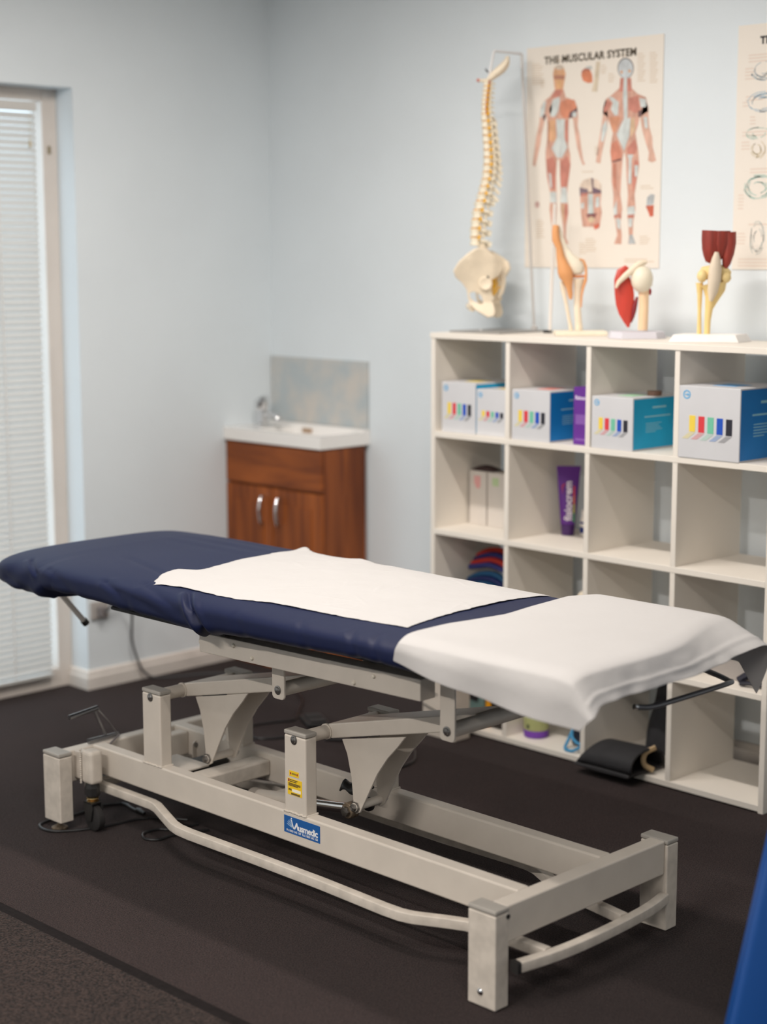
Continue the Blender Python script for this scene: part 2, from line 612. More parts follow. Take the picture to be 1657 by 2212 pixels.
# ---- rug in front
rg = thing('rug', 'brown looped rug with a dark rubber edge in front of the treatment table', 'rug', (2.4, -3.6, 0))
MB().box(0.25, 4.6, -5.2, -2.133, 0.0005, 0.007).build('pile', RUGM, rg, bevel=0.003)
ed = MB()
ed.prism([(-2.136, 0.0003), (-2.098, 0.0003), (-2.102, 0.003), (-2.120, 0.0065), (-2.136, 0.0068)], 'x', 0.25, 4.6)
ed.build('edge_strip', mat('dark_edge_rubber', (0.011, 0.0085, 0.0085), 0.85, var=0.15, scale=60, bump=0.2, bscale=300, spec=0.1), rg)
# ================================================================== treatment table
T = thing('treatment_table', 'white steel height-adjustable treatment table with a navy padded top', 'treatment table', (1.84, -1.435, 0))
YC = -1.4349
def mir(y):
    return 2 * YC - y
def mirR(y):                  # the inner frame sits a little nearer than the posts
    return 2 * -1.4655 - y
def mirB(y):                  # castor bars
    return 2 * -1.4800 - y
X0, X1, Y0, Y1 = 1.0732, 2.6094, -1.7351, -1.1347
PA, PB, PH = 0.0718, 0.0400, 0.206
# ---- four corner posts
for (xa, ya, zb) in ((X0, Y0, 0.024), (X1 - PA, Y0, 0.002), (X0, Y1 - PB, 0.024), (X1 - PA, Y1 - PB, 0.002)):
    p = MB().box(xa, xa + PA, ya, ya + PB, zb, PH - 0.011).build('leg_post', POWDER_WORN, T, bevel=0.003, seg=3)
    MB().box(xa - 0.0005, xa + PA + 0.0005, ya - 0.0005, ya + PB + 0.0005, PH - 0.0100, PH).build('end_cap', CAPGREY, p, bevel=0.003, seg=2)
    if zb > 0.01:
        MB().lathe((xa + PA / 2, ya + PB / 2, 0.0005), [(0.021, 0), (0.021, 0.004), (0.012, 0.008), (0.006, 0.011), (0.006, 0.03)], 20).build('levelling_foot', RUSTY, p, smooth=True)
# bolt low on the near foot-end post
MB().lathe((X1 - PA * 0.53, Y0 + 0.001, 0.0325), [(0.0075, 0), (0.0075, -0.002), (0.005, -0.0045), (0.001, -0.006)], 18, 'y').build('bolt', CHROME, T, smooth=True)
MB().lathe((X1 - 0.002, Y0 + PB - 0.004, PH - 0.019), [(0.005, 0), (0.005, 0.004)], 12, 'x').build('plug', BLACKP, T)
# ---- end bars
BT, BB = 0.2050, 0.1290
MB().box(2.5635, 2.6030, Y0 + PB, Y1 - PB, BB, BT).build('end_bar', POWDER, T, bevel=0.004, seg=3)
MB().box(1.0850, 1.1220, Y0 + PB, Y1 - PB, 0.118, 0.2005).build('end_bar', POWDER, T, bevel=0.004, seg=3)
# ---- side rails
RY0, RW = -1.6165, 0.0362
for ya in (RY0, mirR(RY0) - RW):
    MB().box(1.122, 2.5635, ya, ya + RW, 0.1324, 0.2048).build('side_rail', POWDER, T, bevel=0.0045, seg=3)
MB().cyl((1.2700, mirR(RY0) - RW + 0.001, 0.176), (1.2700, mirR(RY0) - RW - 0.0006, 0.176), 0.0045, 12).build('plug', BLACKP, T)
# ---- uprights
UX = (1.3384, 1.8666)
UA, UH = 0.0715, 0.3962
for ux in UX:
    for ya, out in ((-1.6155, -1), (mirR(-1.6155) - 0.0354, 1)):
        p = MB().box(ux, ux + UA, ya, ya + 0.0354, 0.2040, UH - 0.011).build('upright', POWDER, T, bevel=0.004, seg=3)
        MB().box(ux - 0.0005, ux + UA + 0.0005, ya - 0.0005, ya + 0.0359, UH - 0.0105, UH).build('end_cap', CAPGREY, p, bevel=0.003)
        w_ = MB()
        for k in range(26):       # bead of weld round the foot
            a = k / 25
            w_.ball((ux + a * UA, ya - 0.0005, 0.2052 + random.uniform(-0.001, 0.001)), 0.0023 + random.uniform(0, 0.0008), 6, 4)
            if k < 14:
                w_.ball((ux + UA + 0.0005, ya + 0.0354 * k / 13, 0.2052), 0.0024 + random.uniform(0, 0.0008), 6, 4)
        w_.build('weld_bead', POWDER, p, smooth=True)
        yb = ya if out < 0 else ya + 0.0354
        MB().lathe((ux + 0.0338, yb, 0.3762), [(0.0105, 0), (0.0105, 0.0012 * out), (0.0075, 0.0018 * out), (0.0065, 0.004 * out), (0.001, 0.0052 * out)], 20, 'y').build('pivot_bolt', STEEL, p, smooth=True)
# ---- swing arms: pivot tube, box arm, gussets, brackets, top tube
def swing_arm(px, pz, qx, qz):
    d = Vector((qx - px, 0, qz - pz)).normalized()
    n = Vector((-d.z, 0, d.x))
    L = math.hypot(qx - px, qz - pz)
    MB().cyl((px, -1.582, pz), (px, mirR(-1.582), pz), 0.0158, 24).build('pivot_tube', POWDER, T, smooth=True)
    def pt(s, h):
        return (px + d.x * s + n.x * h, pz + d.z * s + n.z * h)
    YA, YB = -1.515, mirR(-1.515)
    arm = MB().prism([pt(0.010, -0.017), pt(0.010, 0.017), pt(L - 0.004, 0.018), pt(L - 0.004, -0.018)], 'y', YA, YB).build('swing_arm', POWDER, T, bevel=0.003)
    # collar where the tube enters
    MB().cyl((px, YA - 0.003, pz), (px, YA + 0.002, pz), 0.0185, 24).build('collar', POWDER, arm, smooth=True)
    # two tapered gusset plates
    gus = [pt(0.044, -0.0165), pt(0.250, -0.0165)]
    low = [(0.224, 0.262), (0.192, 0.2935), (0.160, 0.328)]
    out = [(px + 0.0485, pz - 0.0090), (px + 0.0650, pz - 0.0400), (px + 0.0787, pz - 0.0925), (px + 0.0840, pz - 0.1420), (px + 0.0860, pz - 0.1680),
           (px + 0.0930, pz - 0.1755), (px + 0.1060, pz - 0.1690), (px + 0.1310, pz - 0.1230), (px + 0.1610, pz - 0.0680), (px + 0.1930, pz - 0.0250), (px + 0.2260, pz + 0.0090), (px + 0.2500, pz + 0.0370)]
    for y in (YA + 0.002, YA + 0.078):
        MB().prism(out, 'y', y, y + 0.006).build('gusset_plate', POWDER, arm, bevel=0.0015)
    MB().prism([pt(0.075, -0.0185), pt(0.075, -0.0165), pt(0.170, -0.0165), pt(0.170, -0.0185)], 'y', YA + 0.0005, YA + 0.004).build('weld_gap', BLACKP, arm)
    # clevis pin between the plates
    cx, cz = px + 0.094, pz - 0.158
    YG = YA + 0.086
    cl = MB().cyl((cx, YA - 0.004, cz), (cx, YG + 0.004, cz), 0.0100, 18).build('clevis_pin', POWDER, arm, smooth=True)
    for y, o_ in ((YA, -1), (YG, 1)):
        MB().lathe((cx, y, cz), [(0.0135, 0), (0.0135, 0.003 * o_), (0.009, 0.0035 * o_), (0.009, 0.010 * o_), (0.002, 0.011 * o_)], 6, 'y').build('hex_nut', STEEL, cl)
    # tube at the top and its two hanger brackets
    MB().cyl((qx, -1.606, qz), (qx, mirR(-1.606), qz), 0.0165, 24).build('top_tube', POWDER, T, smooth=True)
    for y in (-1.6120, mirR(-1.6120) - 0.006):
        w2 = 0.0205
        rc, zb_ = 0.010, qz - 0.0215
        o2 = [(qx - w2, 0.585)]
        for k in range(6):
            a = math.pi + math.pi / 2 * k / 5
            o2.append((qx - w2 + rc + rc * math.cos(a), zb_ + rc + rc * math.sin(a)))
        for k in range(6):
            a = 1.5 * math.pi + math.pi / 2 * k / 5
            o2.append((qx + w2 - rc + rc * math.cos(a), zb_ + rc + rc * math.sin(a)))
        o2.append((qx + w2, 0.585))
        b_ = MB().prism(o2, 'y', y, y + 0.006).build('hanger_bracket', POWDER, T, bevel=0.0015)
        o_ = -1 if y < -1.4655 else 1
        yb = y if o_ < 0 else y + 0.006
        MB().lathe((qx, yb, qz), [(0.0105, 0), (0.0105, 0.0015 * o_), (0.0075, 0.002 * o_), (0.006, 0.0042 * o_), (0.001, 0.005 * o_)], 20, 'y').build('pivot_bolt', STEEL, b_, smooth=True)
swing_arm(1.3722, 0.3762, 1.8440, 0.4809)
swing_arm(1.9004, 0.3762, 2.3660, 0.4904)
# ---- lift ram between the second gusset and the frame
r_ = MB().loft([(1.600, -1.460, 0.138), (1.800, -1.474, 0.171)], 0.019, 20).build('ram_body', POWDER, T, smooth=True)
MB().loft([(1.795, -1.474, 0.1705), (1.962, -1.490, 0.2005)], 0.0125, 24).build('ram_rod', CHROME, r_, smooth=True)
MB().lathe((1.9745, -1.523, 0.2060), [(0.017, 0), (0.019, 0.003), (0.019, 0.022), (0.016, 0.025)], 24, 'y').build('rod_eye', RUSTY, r_, smooth=True)
MB().lathe((1.9745, -1.523, 0.2060), [(0.0115, 0), (0.0115, -0.009), (0.004, -0.010)], 6, 'y').build('hex_bolt', STEEL, r_)
MB().cyl((1.9745, -1.500, 0.2060), (1.9745, -1.4175, 0.2060), 0.008, 14).build('cross_pin', RUSTY, r_, smooth=True)
MB().lathe((1.9745, -1.462, 0.2060), [(0.013, 0), (0.0165, 0.005), (0.0165, 0.012), (0.013, 0.016)], 18, 'y').build('bush', BLACKP, r_, smooth=True)
sl = MB().grid(10, 8, lambda u, v: (1.862 + 0.075 * u, -1.438 + 0.04 * v, 0.208 + 0.020 * math.sin(math.pi * v) + 0.010 * u + 0.006 * math.sin(u * 9 + v * 5)))
sl.build('wiring_sleeve', BLACKP, r_, smooth=True, solid=0.004)
MB().loft([(1.53, -1.42, 0.112), (1.74, -1.44, 0.130)], 0.025, 20).build('ram_motor', mat('motor_grey', (0.42, 0.38, 0.34), 0.5), T, smooth=True)
# ---- cross members between the rails
MB().box(1.4550, 1.5150, RY0 + RW, mirR(RY0) - RW, 0.150, 0.190).build('cross_member', POWDER_WORN, T, bevel=0.004)
MB().box(1.6200, 1.6450, RY0 + RW, mirR(RY0) - RW, 0.140, 0.150).build('cross_strap', POWDER_WORN, T, bevel=0.002)
MB().box(1.3000, 1.4300, -1.555, -1.480, 0.182, 0.188).build('control_plate', POWDER, T, bevel=0.002)
MB().box(1.2950, 1.3600, -1.47, -1.36, 0.135, 0.165).build('control_box', BLACKP, T, bevel=0.004)
MB().box(1.150, 1.185, -1.47, mirR(RY0) - RW, 0.135, 0.198).build('cross_member', POWDER, T, bevel=0.004)
sb = MB()
o3 = [(-1.364, 0.110), (-1.364, 0.168)] + [(-1.353 + 0.011 * math.cos(math.pi - math.pi * k / 8), 0.168 + 0.011 * math.sin(math.pi * k / 8)) for k in range(1, 8)] + [(-1.342, 0.168), (-1.342, 0.110)]
sb.prism(o3, 'x', 1.215, 1.219)
sb_ = sb.build('strap_bracket', POWDER, T)
MB().lathe((1.219, -1.353, 0.168), [(0.007, 0), (0.007, 0.004), (0.002, 0.005)], 6, 'x').build('bolt', STEEL, sb_)
# ---- castor at the near head corner (and its twin on the far side)
for s_ in (0, 1):
    yc = -1.6620 if s_ == 0 else mir(-1.6620)
    h_ = MB().box(1.1600, 1.2050, yc - 0.0180, yc + 0.0200, 0.1250, 0.2120).build('castor_housing', POWDER_WORN, T, bevel=0.009, seg=3)
    wb = MB()
    for k in range(16):
        wb.ball((1.158, yc - 0.017, 0.125 + 0.085 * k / 15), 0.0026 + random.uniform(0, 0.001), 6, 4)
    wb.box(1.12, 1.162, yc - 0.012, yc + 0.014, 0.132, 0.200)
    wb.build('weld_bead', POWDER_WORN, h_)
    MB().lathe((1.1825, yc, 0.088), [(0.013, 0), (0.0195, 0.006), (0.0195, 0.026), (0.017, 0.038)], 8).build('castor_nut', BLACKP, h_)
    MB().lathe((1.1825, yc, 0.076), [(0.010, 0), (0.0155, 0.002), (0.0155, 0.005), (0.011, 0.007), (0.0155, 0.009), (0.0150, 0.012), (0.01, 0.014)], 20).build('castor_ring', BRASS, h_, smooth=True)
    fk = MB()
    for sg in (-1, 1):
        fk.prism([(1.165, 0.077), (1.200, 0.077), (1.203, 0.060), (1.196, 0.030), (1.184, 0.028), (1.166, 0.055)], 'y', yc + sg * 0.0155 - 0.0015, yc + sg * 0.0155 + 0.0015)
    fk.box(1.165, 1.200, yc - 0.017, yc + 0.017, 0.0735, 0.0770)
    fk.build('castor_fork', BLACKP, h_, bevel=0.001)
    MB().lathe((1.190, yc - 0.011, 0.0345), [(0.026, 0), (0.0325, 0.003), (0.0335, 0.011), (0.0325, 0.019), (0.026, 0.022)], 28, 'y').build('castor_wheel', RUBBER, h_, smooth=True)
# ---- castor bars running low along both sides, and the bent foot bar
def sidebar(sign):
    f = (lambda y: y) if sign < 0 else mirB
    raw = [(1.130, -1.612), (1.368, -1.6125), (1.395, -1.618), (1.476, -1.652), (1.532, -1.675), (1.565, -1.683), (1.610, -1.6855), (1.851, -1.6815), (2.060, -1.681), (2.262, -1.687), (2.305, -1.6855), (2.335, -1.678), (2.400, -1.645), (2.438, -1.628), (2.480, -1.617), (2.632, -1.604)]
    pts = [(a, f(b), 0.1 if a < 2.45 else 0.1 - 0.010 * (a - 2.45) / 0.18) for a, b in raw]
    MB().loft(pts, 0.0112, 16, square=True).build('castor_bar', POWDER_WORN, T, smooth=True, angle=0.45)
sidebar(-1)
sidebar(1)
fb = spline([(2.628, -1.690, 0.088), (2.640, -1.620, 0.088), (2.647, -1.540, 0.088), (2.647, -1.435, 0.088), (2.640, -1.340, 0.086), (2.626, -1.255, 0.082), (2.604, -1.176, 0.077)], 5)
b_ = MB().loft(fb, 0.0112, 16, square=True).build('foot_bar', POWDER_WORN, T, smooth=True, angle=0.45)
MB().loft([(2.6262, -1.699, 0.088), (2.6280, -1.690, 0.088)], 0.0124, 12, square=True).build('end_cap', BLACKP, b_)
# left cross bar joining the castor bars at the head end
MB().loft([(1.128, -1.640, 0.1), (1.128, mir(-1.640), 0.1)], 0.0112, 16, square=True).build('castor_bar', POWDER_WORN, T, smooth=True, angle=0.45)
# ---- chrome castor pedals at the head end
pd = MB().loft([(1.098, -1.592, 0.289), (1.102, -1.556, 0.207)], 0.0038, 8).build('pedal_link', CHROME_D, T, smooth=True)
MB().loft([(1.098, -1.668, 0.281), (1.098, -1.580, 0.290)], 0.0068, 12).build('pedal', CHROME_D, pd, smooth=True)
MB().loft([(1.104, -1.616, 0.2085), (1.104, -1.522, 0.2085)], 0.0068, 12).build('pedal', CHROME_D, pd, smooth=True)
MB().loft(spline([(1.098, -1.582, 0.289), (1.101, -1.560, 0.262), (1.104, -1.526, 0.214)], 4), 0.0020, 6).build('pedal_spring', CHROME_D, pd, smooth=True)
MB().loft(spline([(1.108, -1.520, 0.208), (1.126, -1.545, 0.207), (1.132, -1.580, 0.190), (1.140, -1.628, 0.165), (1.148, -1.640, 0.130), (1.150, -1.636, 0.104)], 5), 0.0026, 8).build('brake_cable', mat('grey_sheath', (0.16, 0.14, 0.14), 0.5), pd, smooth=True)

# ---- top frame: two channels, boards, levers
def chan(ya, yb):
    x0c, z0c, x1c, z1c = 1.6235, 0.5412, 2.3355, 0.5560
    o = [(x0c, z0c), (x0c, z0c + 0.046), (x1c, z1c + 0.046), (x1c, z1c)]
    c = MB().prism(o, 'y', ya, yb).build('top_channel', POWDER, T, bevel=0.002)
    near = ya < YC
    for (bx, bz) in ((1.8124, 0.5578), (1.7485, 0.5763), (2.1421, 0.5609), (2.202, 0.5857)):
        yf, o_ = (ya, -1) if near else (yb, 1)
        MB().lathe((bx, yf, bz), [(0.0052, 0), (0.0052, 0.0012 * o_), (0.0035, 0.0042 * o_), (0.001, 0.005 * o_)], 14, 'y').build('dome_rivet', mat('cream_rivet', (0.72, 0.66, 0.56), 0.4), c, smooth=True)
    return c
chan(-1.660, -1.615)
chan(mirR(-1.615), mirR(-1.660))
for x in (1.66, 2.12):
    MB().box(x - 0.02, x + 0.02, -1.615, mirR(-1.615), 0.557, 0.590).build('cross_member', POWDER, T, bevel=0.003)
MB().box(1.30, 1.735, -1.676, mir(-1.676), 0.595, 0.604).build('base_board', mat('black_board', (0.012, 0.012, 0.014), 0.6), T, bevel=0.003)
MB().box(1.745, 2.640, -1.640, mir(-1.640), 0.606, 0.628).build('base_board', mat('black_board', (0.012, 0.012, 0.014), 0.6), T, bevel=0.003)
MB().lathe((1.612, -1.640, 0.563), [(0.012, 0), (0.012, 0.006), (0.008, 0.008)], 18, 'x').build('hinge_knob', mat('cream_rivet', (0.72, 0.66, 0.56), 0.4), T, smooth=True)
lv = MB().cyl((0.90, -1.560, 0.573), (0.90, -1.4785, 0.4760), 0.0075, 14).build('release_lever', mat('lever_enamel', (0.88, 0.83, 0.77), 0.4), T, smooth=True)
MB().cyl((0.90, -1.4785, 0.4760), (0.90, -1.4690, 0.4650), 0.0098, 14).build('lever_tip', BLACKP, lv, smooth=True)
MB().box(0.95, 1.10, -1.575, -1.545, 0.575, 0.60).build('lever_bracket', BLACKP, T, bevel=0.003)
# U-shaped paper-roll rod under the foot end
def onZ(u, v):
    return (u, v, 0.578)
ur = spline([(2.600, -1.500, 0.598), (2.606, -1.300, 0.588), (2.606, -1.120, 0.580), (2.618, -1.096, 0.578), (2.665, -1.098, 0.572), (2.705, -1.106, 0.566), (2.716, -1.125, 0.565), (2.716, -1.300, 0.565), (2.714, -1.390, 0.566), (2.708, -1.430, 0.572)], 6)
u_ = MB().loft(ur, 0.0058, 10).build('roll_holder', DARKROD, T, smooth=True)
MB().loft([(2.708, -1.430, 0.572), (2.706, -1.436, 0.574)], 0.0062, 10).build('rod_tip', CHROME, u_, smooth=True)
MB().box(2.585, 2.612, -1.500, -1.40, 0.592, 0.606).build('rod_clamp', mat('brass_clamp', (0.4, 0.30, 0.17), 0.4, metal=0.6), u_, bevel=0.002)

# ---- the padded top in its navy fitted cover
MX0, MX1 = 0.856, 2.745
HW = 0.314
NEXP = 3.4
def m_top(x):
    return interp(x, [(0.86, 0.694), (1.05, 0.7005), (1.5, 0.7015), (2.0, 0.7015), (2.30, 0.700), (2.8, 0.706)])
def m_bot(x, near):
    if near:
        return interp(x, [(0.86, 0.600), (0.98, 0.588), (1.06, 0.584), (1.085, 0.588), (1.115, 0.610), (1.33, 0.610), (1.55, 0.602), (1.70, 0.592), (1.76, 0.601), (1.9, 0.611), (2.1, 0.619), (2.26, 0.628), (2.36, 0.624), (2.8, 0.620)])
    return 0.618
def m_halfz(x, y):
    """top surface of the padding at (x, y)"""
    near = y < YC
    zt, zb = m_top(x), m_bot(x, near)
    q = min(1.0, abs(y - YC) / HW)
    return (zt + zb) / 2 + (zt - zb) / 2 * (1 - q ** NEXP) ** (1 / NEXP)
FOLDS = [(1.650, 0.285, 1.752, 0.400, -0.021, 0.0080, 0.75), (1.700, 0.345, 1.775, 0.405, -0.008, 0.007, 0.6), (1.242, 0.135, 1.480, 0.205, -0.0050, 0.011, 0.7),
         (1.365, 0.318, 1.470, 0.372, -0.0065, 0.011, 0.8), (1.500, 0.290, 1.665, 0.366, -0.0060, 0.014, 0.8), (1.440, 0.345, 1.690, 0.395, -0.0055, 0.010, 0.8),
         (1.010, 0.285, 1.085, 0.345, -0.0080, 0.0075, 0.9), (0.954, 0.372, 1.058, 0.397, -0.0060, 0.008, 0.8), (1.130, 0.320, 1.260, 0.385, -0.0045, 0.012, 0.7),
         (2.050, 0.300, 2.090, 0.372, -0.0022, 0.010, 0.8), (2.200, 0.290, 2.240, 0.366, -0.0035, 0.010, 0.9), (2.265, 0.280, 2.300, 0.360, -0.0030, 0.009, 0.9), (1.850, 0.330, 1.900, 0.395, -0.0024, 0.012, 0.8)]
def navy_surface():
    nx, nt = 520, 176
    vs, fs = [], []
    R1, R2 = 0.12, 0.060
    xs = []
    for i in range(nx):
        a = i / (nx - 1)
        if a < 0.12:
            xs.append(MX0 + R1 * (1 - math.cos(a / 0.12 * math.pi / 2)))
        elif a > 0.92:
            xs.append(MX1 - 0.06 * (1 - math.sin((a - 0.92) / 0.08 * math.pi / 2)))
        else:
            xs.append(MX0 + R1 + (MX1 - 0.06 - MX0 - R1) * (a - 0.12) / 0.80)
    for x in xs:
        dh = min(1.0, max(0.0, (MX0 + R1 - x) / R1))
        df = min(1.0, max(0.0, (x - (MX1 - 0.06)) / 0.06))
        w = HW - 0.075 * (1 - (1 - dh ** 2.4) ** (1 / 2.4)) - 0.04 * (1 - (1 - df ** 2.2) ** (1 / 2.2))
        dz = max(0.0, (MX0 + R2 - x) / R2)
        dzf = max(0.0, (x - (MX1 - 0.035)) / 0.035)
        hs = max(0.02, (1 - min(1, dz) ** 2.2) ** (1 / 2.2)) * max(0.02, (1 - min(1, dzf) ** 2.2) ** (1 / 2.2))
        for k in range(nt):
            th = 2 * math.pi * k / nt
            c, s = math.cos(th), math.sin(th)
            e = 2 / NEXP
            y = YC + w * math.copysign(abs(c) ** e, c)
            near = y < YC
            blend = min(1.0, max(0.0, 0.5 + (YC - y) / 0.3))
            zt = m_top(x)
            zb = m_bot(x, True) * blend + m_bot(x, False) * (1 - blend)
            zm, hh = (zt + zb) / 2, (zt - zb) / 2 * hs
            z = zm + hh * math.copysign(abs(s) ** e, s)
            # folds in the stretch cover on the near side, laid out over (x, distance round the edge)
            if y < YC - 0.05 and s > -0.75:
                p = (YC - y) + max(0.0, zt - z)
                topf = max(0.0, min(1.0, (p - 0.255) / 0.05))
                dsp = 0.0
                for (xa, pa, xb, pb, amp, wd, kind) in FOLDS:
                    dx, dp = xb - xa, pb - pa
                    L2 = dx * dx + dp * dp
                    t_ = ((x - xa) * dx + (p - pa) * dp) / L2
                    fade = max(0.0, 1 - max(0.0, -t_, t_ - 1) / 0.30)
                    if fade <= 0:
                        continue
                    d_ = ((x - xa) * dp - (p - pa) * dx) / math.sqrt(L2)      # signed distance, + towards the foot
                    fade *= fade
                    dsp += fade * amp * (math.exp(-(d_ / wd) ** 2) - (0.75 * math.exp(-((d_ + 1.9 * wd) / (1.3 * wd)) ** 2) + 0.45 * math.exp(-((d_ - 2.0 * wd) / (1.5 * wd)) ** 2)) * kind)
                if x < 1.16:
                    lowf = max(0.0, min(1.0, (0.690 - z) / 0.05))
                    dsp += 0.003 * lowf * math.sin((x - 0.95) * 60 + (0.70 - z) * 70)
                dsp *= 0.55
                if x > 1.49:
                    dsp *= topf
                elif dsp > 0:
                    dsp *= max(0.3, topf)
                ny, nz = (y - YC) / (w * w) * abs((y - YC) / w) ** 1.4, (z - zm) / max(hh * hh, 1e-5) * abs((z - zm) / max(hh, 1e-4)) ** 1.4
                ln_ = math.hypot(ny, nz) or 1.0
                y += dsp * ny / ln_
                z += dsp * nz / ln_
            # faint draws across the top at the head end
            if s > 0 and 0.95 < x < 1.5 and y > -1.40:
                z += 0.0012 * math.sin((y + 1.4) * 95 + x * 4) * max(0, 1 - abs(x - 1.25) / 0.25) * min(1, (y + 1.40) / 0.1)
            z += 0.0012 * noise.noise((x * 5, y * 5, z * 5))
            vs.append((x, y, z))
    for i in range(nx - 1):
        for k in range(nt):
            k2 = (k + 1) % nt
            fs.append((i * nt + k, i * nt + k2, (i + 1) * nt + k2, (i + 1) * nt + k))
    fs.append(tuple(range(nt))[::-1])
    fs.append(tuple((nx - 1) * nt + k for k in range(nt)))
    return MB().add(vs, fs)
navy_surface().build('padded_top', NAVY, T, smooth=True, angle=1.2)

# ---- stickers
BLUE_ST = ink((20, 88, 158))
yS = RY0 - 0.0006
st = MB().box(1.8660, 1.9860, yS, RY0, 0.1552, 0.1950).build('maker_label', BLUE_ST, T)
WHT = ink((235, 235, 238))
PALE = ink((150, 180, 210))
def on_y(x, z, y):
    return facing((x, y, z), (1, 0, 0), (0, 0, 1))
text_mb('usmedic', 0.0215, on_y(1.9135, 0.1675, yS - 0.0003), bold=0.0007, spacing=0.92).build('lettering', WHT, st)
text_mb('Ph:1800 245 169  Fax:1800 245 168', 0.0072, on_y(1.8745, 0.1592, yS - 0.0003), bold=0.00012).build('lettering', WHT, st)
lg = MB()
lg.prism([(1.8895, 0.1880), (1.8925, 0.1880), (1.8985, 0.1720), (1.9015, 0.1675), (1.8975, 0.1675)], 'y', yS - 0.0003, yS)
lg.prism([(1.8985, 0.1675), (1.9075, 0.1845), (1.9105, 0.1845), (1.9155, 0.1675), (1.9115, 0.1675), (1.9088, 0.1770), (1.9030, 0.1675)], 'y', yS - 0.0003, yS)
lg.ball((1.8908, yS, 0.1908), (0.0020, 0.0003, 0.0020), 10, 6)
lg.build('emblem', WHT, st)
fan = MB()
for k in range(4):
    a = math.radians(118 + 14 * k)
    bx, bz = 1.8965, 0.1690
    p1 = (bx + 0.022 * math.cos(a), bz + 0.022 * math.sin(a))
    nx_, nz_ = -math.sin(a) * 0.0006, math.cos(a) * 0.0006
    fan.prism([(bx - nx_, bz - nz_), (p1[0] - nx_ * 1.6, p1[1] - nz_ * 1.6), (p1[0] + nx_ * 1.6, p1[1] + nz_ * 1.6), (bx + nx_, bz + nz_)], 'y', yS - 0.0003, yS)
fan.box(1.9160, 1.9790, yS - 0.0003, yS, 0.1648, 0.1653)
fan.build('emblem_rays', PALE, st)
YEL = ink((240, 200, 40))
yU = -1.6155 - 0.0006
s2 = MB().box(1.8782, 1.9262, yU, -1.6155, 0.2468, 0.2848).build('service_label', YEL, T, bevel=0.0)
DK = ink((60, 45, 40))
for k, (a, w_) in enumerate(((0.2818, 0.026), (0.2782, 0.022), (0.2735, 0.040), (0.2710, 0.040), (0.2685, 0.032), (0.2600, 0.010), (0.2575, 0.010), (0.2510, 0.030), (0.2488, 0.030))):
    x0_ = 1.886 if k < 2 else 1.8815
    if k >= 7:
        x0_ = 1.890
    MB().box(x0_, x0_ + w_, yU - 0.0003, yU, a - 0.0009, a + 0.0007).build('print_line', DK, s2)
MB().box(1.8805, 1.8848, yU - 0.0003, yU, 0.2770, 0.2838).build('shield_mark', ink((150, 40, 70)), s2)
MB().box(1.8935, 1.9225, yU - 0.0003, yU, 0.2545, 0.2615).build('date_strip', ink((245, 240, 225)), s2)
s3 = MB().box(1.8838, 1.9158, yU, -1.6155, 0.2905, 0.3035).build('inspection_label', YEL, T)
MB().box(1.8868, 1.8905, yU - 0.0003, yU, 0.2945, 0.2995).build('print_mark', ink((170, 50, 40)), s3)
MB().box(1.9090, 1.9128, yU - 0.0003, yU, 0.2945, 0.2995).build('print_mark', ink((170, 50, 40)), s3)
MB().box(1.8925, 1.9070, yU - 0.0003, yU, 0.2950, 0.2990).build('print_mark', ink((150, 130, 50)), s3)

